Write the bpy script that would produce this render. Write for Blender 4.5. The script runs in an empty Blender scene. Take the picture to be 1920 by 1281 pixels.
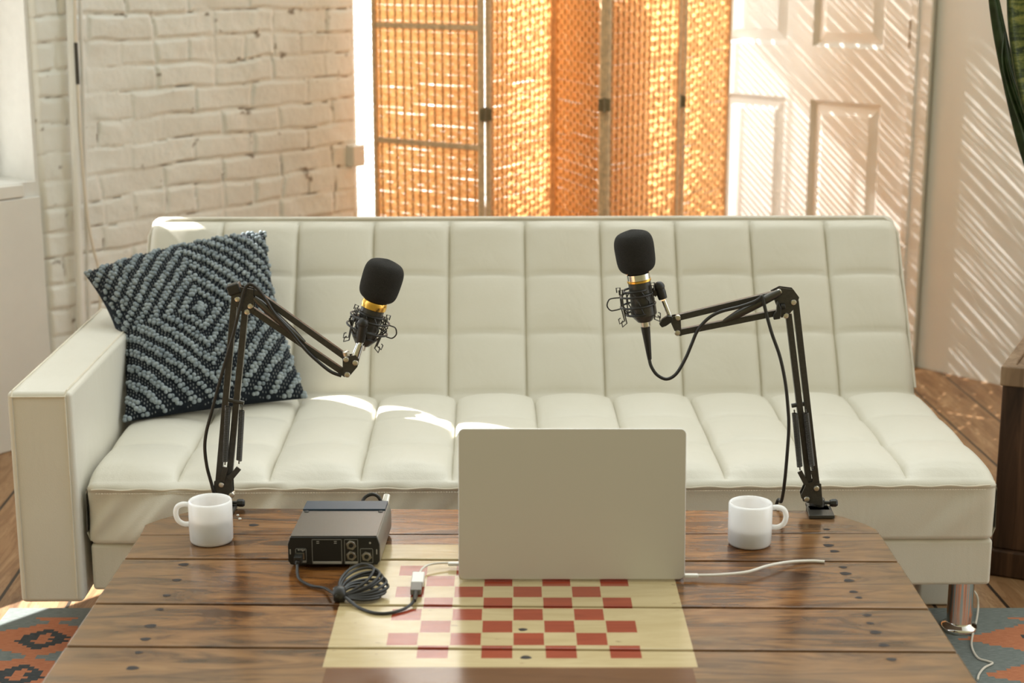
import bpy, bmesh, math, random
import numpy as np
from mathutils import Vector, Matrix
R = math.radians
random.seed(7)
scn = bpy.context.scene
COL = scn.collection

# ---------------------------------------------------------------- camera, light, exposure
F_PX, PITCH, CAM_Z = 3100.0, 13.07, 1.33
cam_d = bpy.data.cameras.new('camera')
cam = bpy.data.objects.new('camera', cam_d)
COL.objects.link(cam)
cam.location = (0, 0, CAM_Z)
cam.rotation_euler = (R(90 - PITCH), 0, 0)
cam_d.sensor_width = 36
cam_d.lens = 36 * F_PX / 1920
cam_d.clip_start = 0.05
cam_d.dof.use_dof = True
cam_d.dof.focus_distance = 2.92
cam_d.dof.aperture_fstop = 4.5
scn.camera = cam

w = bpy.data.worlds.new('world')
scn.world = w
w.use_nodes = True
bg = w.node_tree.nodes['Background']
# sky: bright overhead and beyond the windows, a dimmer warm room side behind the camera
_nt = w.node_tree
_tc = _nt.nodes.new('ShaderNodeTexCoord')
_dp = _nt.nodes.new('ShaderNodeVectorMath'); _dp.operation = 'DOT_PRODUCT'
_dp.inputs[1].default_value = Vector((0.0, 0.97, 0.24)).normalized()
_nt.links.new(_tc.outputs['Generated'], _dp.inputs[0])
_rp = _nt.nodes.new('ShaderNodeValToRGB')
_mr = _nt.nodes.new('ShaderNodeMapRange')
_mr.inputs[1].default_value = -1; _mr.inputs[2].default_value = 1
_nt.links.new(_dp.outputs['Value'], _mr.inputs[0]); _nt.links.new(_mr.outputs[0], _rp.inputs[0])
_e = _rp.color_ramp.elements
_st = [(0.06, (0.046, 0.041, 0.022)), (0.25, (0.080, 0.072, 0.042)), (0.45, (0.25, 0.268, 0.275)), (0.66, (0.42, 0.46, 0.50)), (0.82, (0.78, 0.88, 0.97)), (0.92, (0.93, 0.99, 1.0))]
while len(_e) < len(_st): _e.new(0.5)
for _k, (_p, _col) in enumerate(_st): _e[_k].position = _p; _e[_k].color = _col + (1,)
_sx = _nt.nodes.new('ShaderNodeSeparateXYZ'); _nt.links.new(_tc.outputs['Generated'], _sx.inputs[0])
_up = _nt.nodes.new('ShaderNodeValToRGB'); _up.color_ramp.interpolation = 'EASE'
_u = _up.color_ramp.elements
_u[0].position = 0.55; _u[0].color = (1, 1, 1, 1); _u[1].position = 0.95; _u[1].color = (0.35, 0.325, 0.265, 1)
_nt.links.new(_sx.outputs[2], _up.inputs[0])
_ml = _nt.nodes.new('ShaderNodeVectorMath'); _ml.operation = 'MULTIPLY'
_nt.links.new(_rp.outputs[0], _ml.inputs[0]); _nt.links.new(_up.outputs[0], _ml.inputs[1])
_nt.links.new(_ml.outputs[0], bg.inputs[0])
bg.inputs[1].default_value = 5.7

SUN_AZ = (0.80, -0.60)
SUN_EL = 37.5
sd = bpy.data.lights.new('sun', 'SUN')
sun = bpy.data.objects.new('sun', sd)
COL.objects.link(sun)
sd.energy = 18.5
sd.color = (1.0, 0.965, 0.90)
sd.angle = R(0.27)
_d = Vector((SUN_AZ[0] * math.cos(R(SUN_EL)), SUN_AZ[1] * math.cos(R(SUN_EL)), -math.sin(R(SUN_EL))))
sun.rotation_euler = _d.to_track_quat('-Z', 'Y').to_euler()
sun.location = (-4, 7, 5)

scn.view_settings.view_transform = 'Standard'
scn.view_settings.look = 'None'
scn.view_settings.gamma = 1.0
scn.view_settings.use_curve_mapping = False
scn.view_settings.exposure = 0.32
try:
    scn.cycles.use_denoising = True
    scn.cycles.denoiser = 'OPENIMAGEDENOISE'
    scn.cycles.transparent_max_bounces = 16
    scn.cycles.max_bounces = 10
    scn.cycles.sample_clamp_indirect = 6.0
except Exception:
    pass

_s, _c = math.sin(R(PITCH)), math.cos(R(PITCH))
def ray(px, py):
    a, b = (px - 960) / F_PX, (640.5 - py) / F_PX
    return Vector((a, _c + b * _s, -_s + b * _c))
def P(px, py, Y):
    d = ray(px, py)
    return Vector((0, 0, CAM_Z)) + d * (Y / d.y)
def PZ(px, py, z):
    d = ray(px, py)
    return Vector((0, 0, CAM_Z)) + d * ((z - CAM_Z) / d.z)

# ---------------------------------------------------------------- noise for shaping surfaces
def vnoise(x, y, seed=0):
    x = np.asarray(x, float); y = np.asarray(y, float)
    xi = np.floor(x).astype(np.int64); yi = np.floor(y).astype(np.int64)
    xf = x - xi; yf = y - yi
    def h(i, j):
        n = (i * 374761393 + j * 668265263 + seed * 1442695041) & 0xFFFFFFFF
        n = ((n ^ (n >> 13)) * 1274126177) & 0xFFFFFFFF
        return ((n ^ (n >> 16)) & 0xFFFF) / 65535.0
    u = xf * xf * (3 - 2 * xf); v = yf * yf * (3 - 2 * yf)
    return (h(xi, yi) * (1 - u) + h(xi + 1, yi) * u) * (1 - v) + (h(xi, yi + 1) * (1 - u) + h(xi + 1, yi + 1) * u) * v
def fnoise(x, y, seed=0, oct=4):
    s, a, t = 0, 0.5, 0
    for k in range(oct):
        s = s + a * vnoise(np.asarray(x) * 2 ** k, np.asarray(y) * 2 ** k, seed + k); t += a; a *= 0.5
    return s / t

# ---------------------------------------------------------------- material helpers
class NT:
    def __init__(self, name):
        self.mat = bpy.data.materials.new(name); self.mat.use_nodes = True
        self.t = self.mat.node_tree; self.n = self.t.nodes
        self.b = self.n['Principled BSDF']; self.out = self.n['Material Output']
    def lk(self, a, b): self.t.links.new(a, b)
    def put(self, sock, v):
        if isinstance(v, (int, float)): sock.default_value = v
        elif isinstance(v, (tuple, list)):
            sock.default_value = tuple(v) + ((1,) if len(v) == 3 and len(sock.default_value) == 4 else ())
        else: self.lk(v, sock)
    def m(self, op, a, b=0.0, c=0.0):
        nd = self.n.new('ShaderNodeMath'); nd.operation = op
        for i, v in enumerate((a, b, c)): self.put(nd.inputs[i], v)
        return nd.outputs[0]
    def co(self, kind='Object'):
        return self.n.new('ShaderNodeTexCoord').outputs[kind]
    def xyz(self, v):
        nd = self.n.new('ShaderNodeSeparateXYZ'); self.lk(v, nd.inputs[0]); return nd.outputs
    def comb(self, x, y, z):
        nd = self.n.new('ShaderNodeCombineXYZ')
        for i, v in enumerate((x, y, z)): self.put(nd.inputs[i], v)
        return nd.outputs[0]
    def noise(self, vec, scale=5, detail=4, rough=0.55, dist=0.0):
        nd = self.n.new('ShaderNodeTexNoise')
        if vec is not None: self.lk(vec, nd.inputs['Vector'])
        nd.inputs['Scale'].default_value = scale; nd.inputs['Detail'].default_value = detail
        nd.inputs['Roughness'].default_value = rough; nd.inputs['Distortion'].default_value = dist
        return nd.outputs['Fac']
    def mapv(self, vec, scale=(1, 1, 1), loc=(0, 0, 0), rot=(0, 0, 0)):
        nd = self.n.new('ShaderNodeMapping'); self.lk(vec, nd.inputs[0])
        nd.inputs['Location'].default_value = loc; nd.inputs['Rotation'].default_value = rot; nd.inputs['Scale'].default_value = scale
        return nd.outputs[0]
    def ramp(self, fac, stops):
        nd = self.n.new('ShaderNodeValToRGB'); self.put(nd.inputs[0], fac)
        cr = nd.color_ramp
        while len(cr.elements) < len(stops): cr.elements.new(0.5)
        for e, (p, c) in zip(cr.elements, stops):
            e.position = p; e.color = tuple(c) + (1,) if len(c) == 3 else c
        return nd.outputs[0]
    def mix(self, f, a, b):
        nd = self.n.new('ShaderNodeMix'); nd.data_type = 'RGBA'
        self.put(nd.inputs[0], f); self.put(nd.inputs[6], a); self.put(nd.inputs[7], b)
        return nd.outputs[2]
    def bump(self, h, strength=0.3, dist=0.002):
        nd = self.n.new('ShaderNodeBump'); nd.inputs['Strength'].default_value = strength
        nd.inputs['Distance'].default_value = dist; self.lk(h, nd.inputs['Height'])
        self.lk(nd.outputs[0], self.b.inputs['Normal'])
    def set(self, **k):
        names = dict(color='Base Color', rough='Roughness', metal='Metallic', spec='Specular IOR Level', coat='Coat Weight', coat_rough='Coat Roughness', trans='Transmission Weight', sheen='Sheen Weight', sss='Subsurface Weight')
        for a, v in k.items(): self.put(self.b.inputs[names[a]], v)
        return self

def simple(name, color, rough=0.5, metal=0.0, spec=0.5, var=0.08, scale=20, bump=0.0):
    t = NT(name)
    n = t.noise(t.co(), scale, 4)
    lo = tuple(max(0, c * (1 - var)) for c in color); hi = tuple(min(1, c * (1 + var)) for c in color)
    t.set(color=t.ramp(n, [(0.3, lo), (0.7, hi)]), rough=rough, metal=metal, spec=spec)
    if bump: t.bump(n, bump)
    return t.mat

def translucent(name, color, tcolor, tfac, rough=0.5):
    t = NT(name)
    n = t.noise(t.mapv(t.co(), (30, 30, 420)), 1.0, 3)
    t.set(color=t.ramp(n, [(0.3, tuple(v * 0.86 for v in color)), (0.7, color)]), rough=rough)
    tr = t.n.new('ShaderNodeBsdfTranslucent')
    t.lk(t.ramp(n, [(0.3, tuple(v * k_ for v, k_ in zip(tcolor, (0.94, 0.84, 0.74)))), (0.7, tcolor)]), tr.inputs[0])
    mx = t.n.new('ShaderNodeMixShader'); mx.inputs[0].default_value = tfac
    t.lk(t.b.outputs[0], mx.inputs[1]); t.lk(tr.outputs[0], mx.inputs[2]); t.lk(mx.outputs[0], t.out.inputs[0])
    return t.mat

M = {}
def leather():
    t = NT('cream_leather')
    co = t.co()
    n1 = t.noise(co, 3.0, 5)
    n2 = t.noise(co, 420, 2)
    wr = t.noise(t.mapv(co, (9, 9, 3), rot=(0.3, 0.5, 0.6)), 1.0, 3, 0.5, 0.8)
    t.set(color=t.ramp(n1, [(0.3, (0.725, 0.695, 0.605)), (0.7, (0.775, 0.748, 0.665))]), rough=0.42, spec=0.4)
    h = t.m('ADD', t.m('MULTIPLY', n2, 0.10), t.m('MULTIPLY', wr, 1.3))
    t.bump(h, 0.35, 0.008)
    return t.mat
M['leather'] = leather()
M['piping'] = simple('cream_piping', (0.74, 0.70, 0.62), 0.45)
M['thread'] = simple('cream_thread', (0.74, 0.68, 0.56), 0.7)

def brick_paint():
    t = NT('painted_brick')
    co = t.co()
    at = t.n.new('ShaderNodeAttribute'); at.attribute_name = 'dirt'
    n = t.noise(co, 2.2, 5)
    n2 = t.noise(co, 60, 5)
    base = t.ramp(n, [(0.3, (0.82, 0.83, 0.80)), (0.7, (0.88, 0.89, 0.86))])
    t.set(color=t.mix(at.outputs['Fac'], base, (0.25, 0.20, 0.15)), rough=0.55, spec=0.35)
    t.bump(n2, 0.35, 0.004)
    return t.mat
M['brick'] = brick_paint()
M['white_paint'] = simple('white_gloss_paint', (0.80, 0.80, 0.77), 0.38, var=0.03, scale=8, bump=0.08)
M['reveal_paint'] = simple('lumpy_white_paint', (0.80, 0.80, 0.78), 0.4, var=0.03, scale=30, bump=0.5)
M['wall_paint'] = simple('wall_paint', (0.79, 0.80, 0.775), 0.6, var=0.025, scale=3)
M['door_paint'] = simple('door_paint', (0.80, 0.785, 0.75), 0.42, var=0.03, scale=5)
M['plastic_white'] = simple('white_plastic', (0.82, 0.80, 0.75), 0.35, var=0.02)
M['cable_cream'] = simple('cream_cable', (0.80, 0.75, 0.66), 0.5, var=0.04)
M['cable_white'] = simple('white_cable', (0.78, 0.73, 0.65), 0.45, var=0.03)
M['black_metal'] = simple('black_powder_coat', (0.045, 0.041, 0.034), 0.34, var=0.2, scale=200, bump=0.05)
M['black_plastic'] = simple('black_plastic', (0.02, 0.019, 0.017), 0.4, var=0.2)
M['black_rubber'] = simple('black_rubber', (0.022, 0.02, 0.017), 0.38, var=0.15)
M['dark_tape'] = simple('dark_tape', (0.06, 0.055, 0.045), 0.6)
M['chrome'] = simple('chrome', (0.80, 0.78, 0.74), 0.09, 1.0, var=0.02)
M['steel'] = simple('steel_screw', (0.72, 0.68, 0.60), 0.28, 1.0, var=0.05)
M['gold'] = simple('gold_ring', (0.86, 0.52, 0.12), 0.2, 1.0, var=0.05)
M['spring'] = simple('spring_steel', (0.10, 0.095, 0.085), 0.35, 0.8, var=0.1)
M['foam'] = simple('black_foam', (0.018, 0.016, 0.013), 0.95, var=0.5, scale=900, bump=0.8)
M['grey_plug'] = simple('grey_plug', (0.20, 0.185, 0.165), 0.45)
M['hinge'] = simple('old_brass_hinge', (0.26, 0.21, 0.14), 0.45, 0.7, var=0.2)
M['screen_frame'] = simple('screen_frame', (0.80, 0.58, 0.37), 0.55, var=0.2, scale=60)
M['weave'] = translucent('woven_paper_cord', (0.78, 0.54, 0.30), (1.0, 0.58, 0.25), 0.64)
M['stake'] = simple('weave_stake', (0.50, 0.28, 0.11), 0.6)

def laptop_mat():
    t = NT('silver_aluminium')
    n = t.noise(t.co(), 700, 2)
    t.set(color=(0.70, 0.68, 0.65), metal=0.75, rough=t.m('MULTIPLY_ADD', n, 0.06, 0.42))
    t.bump(n, 0.04, 0.0005)
    return t.mat
M['aluminium'] = laptop_mat()
M['screen_black'] = simple('black_glass', (0.01, 0.01, 0.011), 0.12)

def glass_pane():
    t = NT('window_glass')
    tr = t.n.new('ShaderNodeBsdfTransparent'); gl = t.n.new('ShaderNodeBsdfGlossy'); gl.inputs['Roughness'].default_value = 0.02
    mx = t.n.new('ShaderNodeMixShader'); mx.inputs[0].default_value = 0.06
    t.lk(tr.outputs[0], mx.inputs[1]); t.lk(gl.outputs[0], mx.inputs[2]); t.lk(mx.outputs[0], t.out.inputs[0])
    return t.mat
M['glass'] = glass_pane()
M['pale_weave'] = translucent('streak_blind_weave', (0.84, 0.83, 0.80), (0.95, 0.93, 0.88), 0.46)
M['blind'] = translucent('beam_blind_cloth', (0.82, 0.82, 0.80), (0.80, 0.83, 0.85), 0.42)

def milk_glass():
    t = NT('milk_glass')
    t.set(color=(0.95, 0.95, 0.94), rough=0.15, spec=0.5, sss=1.0)
    t.b.inputs['Subsurface Radius'].default_value = (1.0, 1.0, 1.0)
    t.b.inputs['Subsurface Scale'].default_value = 0.018
    return t.mat
M['milk_glass'] = milk_glass()
M['coffee'] = simple('milky_coffee', (0.36, 0.20, 0.10), 0.2, var=0.05)

def floor_mat():
    t = NT('old_floor_planks')
    co = t.mapv(t.co(), rot=(0, 0, R(-2.5)))
    x, y, z = t.xyz(co)
    k = t.m('FLOOR', t.m('DIVIDE', t.m('ADD', x, 0.055), 0.152))
    off = t.m('MULTIPLY', t.m('FRACT', t.m('MULTIPLY', t.m('SINE', t.m('MULTIPLY', k, 12.9898)), 43758.5)), 1.0)
    fr = t.m('FRACT', t.m('DIVIDE', t.m('ADD', x, 0.055), 0.152))
    gap = t.m('GREATER_THAN', t.m('ABSOLUTE', t.m('SUBTRACT', fr, 0.5)), 0.475)
    v = t.comb(t.m('MULTIPLY', x, 14), t.m('ADD', t.m('MULTIPLY', y, 1.3), t.m('MULTIPLY', off, 9)), t.m('MULTIPLY', off, 30))
    n = t.noise(v, 2.0, 6, 0.6, 1.2)
    ring = t.m('FRACT', t.m('MULTIPLY', n, 9.0))
    base = t.ramp(n, [(0.28, (0.15, 0.075, 0.033)), (0.5, (0.38, 0.225, 0.115)), (0.72, (0.54, 0.36, 0.205))])
    base = t.mix(t.m('MULTIPLY', t.m('LESS_THAN', ring, 0.25), 0.45), base, (0.20, 0.085, 0.03))
    base = t.mix(t.m('MULTIPLY', off, 0.3), base, (0.30, 0.14, 0.055))
    t.set(color=t.mix(gap, base, (0.03, 0.018, 0.01)), rough=0.42, spec=0.35)
    t.bump(t.m('SUBTRACT', n, t.m('MULTIPLY', gap, 2.0)), 0.4, 0.004)
    return t.mat
M['floor'] = floor_mat()

# table coordinates: object space of the planks = world x, world y (root at x=0, y=TBY)
TBY = 2.20
def table_mat():
    t = NT('varnished_hatch_planks')
    co = t.co()
    x, y, z = t.xyz(co)
    oi = t.n.new('ShaderNodeObjectInfo').outputs['Random']
    v = t.comb(t.m('ADD', t.m('MULTIPLY', x, 2.6), t.m('MULTIPLY', oi, 40)), t.m('MULTIPLY', y, 15), t.m('MULTIPLY', oi, 13))
    n = t.noise(v, 1.5, 8, 0.64, 1.8)
    b = t.noise(t.comb(t.m('MULTIPLY', x, 4.5), t.m('MULTIPLY', y, 9), t.m('MULTIPLY', oi, 7)), 1.0, 4, 0.6)
    fine = t.noise(t.comb(t.m('MULTIPLY', x, 8), t.m('MULTIPLY', y, 180), 0), 1.0, 3)
    c = t.ramp(n, [(0.30, (0.022, 0.010, 0.005)), (0.44, (0.085, 0.034, 0.012)), (0.57, (0.235, 0.092, 0.023)), (0.76, (0.38, 0.185, 0.060))])
    c = t.mix(t.m('MULTIPLY', t.m('GREATER_THAN', fine, 0.62), 0.25), c, (0.06, 0.022, 0.009))
    stain = t.ramp(b, [(0.55, (0, 0, 0)), (0.72, (1, 1, 1))])
    c = t.mix(t.m('MULTIPLY', stain, 0.7), c, (0.030, 0.016, 0.010))
    # worn paler wood along the two short ends and the front
    ex = t.m('SUBTRACT', t.m('ABSOLUTE', x), 0.40)
    ey = t.m('SUBTRACT', 0.13, y)
    wear = t.m('MULTIPLY', t.m('MAXIMUM', t.m('MULTIPLY', ex, 3.0), t.m('MULTIPLY', ey, 1.6)), 1.0)
    wear = t.m('MINIMUM', t.m('MAXIMUM', t.m('ADD', wear, t.m('MULTIPLY', t.m('SUBTRACT', n, 0.5), 1.2)), 0.0), 0.55)
    c = t.mix(wear, c, (0.235, 0.158, 0.088))
    # the painted game board, measured in metres
    wy = t.m('ADD', y, TBY)
    def inside(a, lo, hi):
        return t.m('MULTIPLY', t.m('GREATER_THAN', a, lo), t.m('LESS_THAN', a, hi))
    board = t.m('MULTIPLY', inside(x, -0.255, 0.250), inside(wy, 2.068, 2.545))
    cx = t.m('FLOOR', t.m('DIVIDE', t.m('ADD', x, 0.1755), 0.0442))
    cy = t.m('FLOOR', t.m('DIVIDE', t.m('SUBTRACT', wy, 2.096), 0.0442))
    fx = t.m('ABSOLUTE', t.m('SUBTRACT', t.m('FRACT', t.m('DIVIDE', t.m('ADD', x, 0.1755), 0.0442)), 0.5))
    fy = t.m('ABSOLUTE', t.m('SUBTRACT', t.m('FRACT', t.m('DIVIDE', t.m('SUBTRACT', wy, 2.096), 0.0442)), 0.5))
    par = t.m('ABSOLUTE', t.m('MODULO', t.m('ADD', cx, cy), 2.0))
    red = t.m('MULTIPLY', t.m('GREATER_THAN', par, 0.5), t.m('MULTIPLY', t.m('LESS_THAN', fx, 0.482), t.m('LESS_THAN', fy, 0.482)))
    red = t.m('MULTIPLY', red, t.m('MULTIPLY', inside(x, -0.1755, 0.1781), inside(wy, 2.096, 2.4496)))
    cream = t.ramp(n, [(0.3, (0.44, 0.335, 0.165)), (0.75, (0.56, 0.445, 0.25))])
    redc = t.ramp(n, [(0.3, (0.25, 0.032, 0.012)), (0.75, (0.35, 0.056, 0.022))])
    chip = t.ramp(t.noise(t.comb(t.m('MULTIPLY', x, 30), t.m('MULTIPLY', y, 70), 3.0), 1.0, 3), [(0.27, (1, 1, 1)), (0.31, (0, 0, 0))])
    paint = t.mix(red, cream, redc)
    c = t.mix(t.m('MULTIPLY', board, t.m('SUBTRACT', 1.0, t.m('MULTIPLY', chip, 0.75))), c, paint)
    strip = t.m('MULTIPLY', inside(x, -0.25, 0.243), inside(wy, 1.99, 2.064))
    c = t.mix(t.m('MULTIPLY', strip, 0.88), c, (0.125, 0.047, 0.015))
    rr = t.m('ADD', 0.10, t.m('MULTIPLY', b, 0.16))
    t.set(color=c, rough=rr, spec=0.62)
    t.bump(t.m('ADD', t.m('MULTIPLY', n, 0.5), t.m('MULTIPLY', b, 1.2)), 0.10, 0.004)
    return t.mat
M['table'] = table_mat()
M['table_dark'] = simple('table_underframe', (0.05, 0.022, 0.012), 0.6)
M['nail_hole'] = simple('nail_hole', (0.018, 0.011, 0.008), 0.7)

def rug_mat():
    t = NT('woven_kilim')
    co = t.co()
    x, y, z = t.xyz(co)
    # stepped diamonds in rows, each row mirrored about its middle
    q = 0.018
    xs = t.m('MULTIPLY', t.m('FLOOR', t.m('DIVIDE', x, q * 0.6)), q * 0.6)
    ys = t.m('MULTIPLY', t.m('FLOOR', t.m('DIVIDE', y, q * 0.5)), q * 0.5)
    px = t.m('PINGPONG', t.m('ADD', xs, 0.09), 0.20)
    py = t.m('PINGPONG', t.m('ADD', ys, 0.0), 0.085)
    cxx = t.m('ABSOLUTE', t.m('SUBTRACT', px, 0.0875))
    d = t.m('ADD', t.m('MULTIPLY', px, 0.62), t.m('MULTIPLY', py, 1.25))
    coral = t.m('LESS_THAN', d, 0.108)
    inner = t.m('LESS_THAN', t.m('ADD', t.m('MULTIPLY', px, 0.9), t.m('ABSOLUTE', t.m('SUBTRACT', py, 0.01))), 0.045)
    core = t.m('LESS_THAN', t.m('ADD', t.m('MULTIPLY', px, 0.9), t.m('ABSOLUTE', t.m('SUBTRACT', py, 0.012))), 0.018)
    edge = t.m('LESS_THAN', y, -0.055)
    n = t.noise(t.mapv(co, (60, 500, 1)), 1.0, 3)
    n2 = t.noise(co, 900, 2)
    grey = t.ramp(n, [(0.3, (0.17, 0.195, 0.19)), (0.7, (0.30, 0.335, 0.325))])
    cor = t.ramp(n, [(0.3, (0.50, 0.18, 0.095)), (0.7, (0.66, 0.28, 0.155))])
    dk = t.ramp(n, [(0.3, (0.055, 0.06, 0.065)), (0.7, (0.11, 0.12, 0.125))])
    c = t.mix(t.m('MULTIPLY', coral, edge), grey, cor)
    c = t.mix(t.m('MULTIPLY', inner, edge), c, dk)
    c = t.mix(t.m('MULTIPLY', core, edge), c, cor)
    t.set(color=c, rough=0.95, spec=0.1)
    t.bump(t.m('ADD', n2, n), 0.6, 0.003)
    return t.mat
M['rug'] = rug_mat()

def crate_mat(name, a, b, cc):
    t = NT(name)
    v = t.mapv(t.co(), (22, 22, 2.0))
    n = t.noise(v, 1.4, 6, 0.6, 1.0)
    t.set(color=t.ramp(n, [(0.28, a), (0.52, b), (0.75, cc)]), rough=0.6, spec=0.3)
    t.bump(n, 0.4, 0.004)
    return t.mat
M['crate'] = crate_mat('dark_crate_wood', (0.022, 0.011, 0.006), (0.065, 0.032, 0.017), (0.12, 0.062, 0.034))
M['crate_rail'] = crate_mat('worn_rail_wood', (0.16, 0.10, 0.06), (0.30, 0.20, 0.125), (0.42, 0.30, 0.20))

def leaf_mat():
    t = NT('snake_plant_leaf')
    co = t.co()
    n = t.noise(t.mapv(co, (8, 8, 60)), 1.0, 5, 0.6, 1.5)
    n2 = t.noise(co, 120, 4)
    at = t.n.new('ShaderNodeAttribute'); at.attribute_name = 'edge'
    mid = t.ramp(t.m('ADD', t.m('MULTIPLY', n, 0.7), t.m('MULTIPLY', n2, 0.3)), [(0.40, (0.016, 0.032, 0.012)), (0.50, (0.10, 0.14, 0.035)), (0.60, (0.25, 0.27, 0.075))])
    dark = t.ramp(n, [(0.3, (0.010, 0.022, 0.009)), (0.7, (0.038, 0.065, 0.02))])
    t.set(color=t.mix(at.outputs['Fac'], mid, dark), rough=0.32, spec=0.45)
    return t.mat
M['leaf'] = leaf_mat()
M['leaf_dark'] = simple('dark_green_leaf', (0.022, 0.042, 0.014), 0.25, var=0.5, scale=25)
M['pot'] = simple('terracotta_pot', (0.42, 0.19, 0.10), 0.7, bump=0.1)
M['soil'] = simple('soil', (0.04, 0.028, 0.02), 0.95, var=0.5, scale=120, bump=0.8)

def knit_mat(name, lo, hi):
    t = NT(name)
    n = t.noise(t.co(), 45, 4, 0.7)
    n2 = t.noise(t.co(), 600, 2)
    t.set(color=t.ramp(n, [(0.33, lo), (0.66, hi)]), rough=0.9, spec=0.15)
    t.bump(n2, 0.6, 0.002)
    return t.mat
M['navy'] = knit_mat('navy_cloth', (0.012, 0.016, 0.024), (0.024, 0.030, 0.040))
M['yarn'] = knit_mat('slate_blue_yarn', (0.19, 0.235, 0.275), (0.42, 0.48, 0.52))
M['fleck'] = knit_mat('pale_stitch', (0.16, 0.18, 0.20), (0.28, 0.30, 0.31))
M['iface_top'] = simple('brushed_dark_metal', (0.17, 0.155, 0.14), 0.33, 0.85, var=0.05, scale=300)
M['iface_edge'] = simple('grey_side_metal', (0.33, 0.315, 0.29), 0.4, 0.8)
M['iface_blue'] = simple('dark_blue_panel', (0.028, 0.050, 0.082), 0.35)
M['iface_black'] = simple('black_rear_panel', (0.012, 0.012, 0.011), 0.45)
M['line_grey'] = simple('grey_print', (0.20, 0.195, 0.18), 0.6)
M['label_grey'] = simple('pale_grey_print', (0.36, 0.34, 0.31), 0.6)
M['jack'] = simple('jack_metal', (0.30, 0.28, 0.25), 0.35, 0.9)
M['crumb'] = simple('white_crumb', (0.85, 0.83, 0.78), 0.6)

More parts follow.
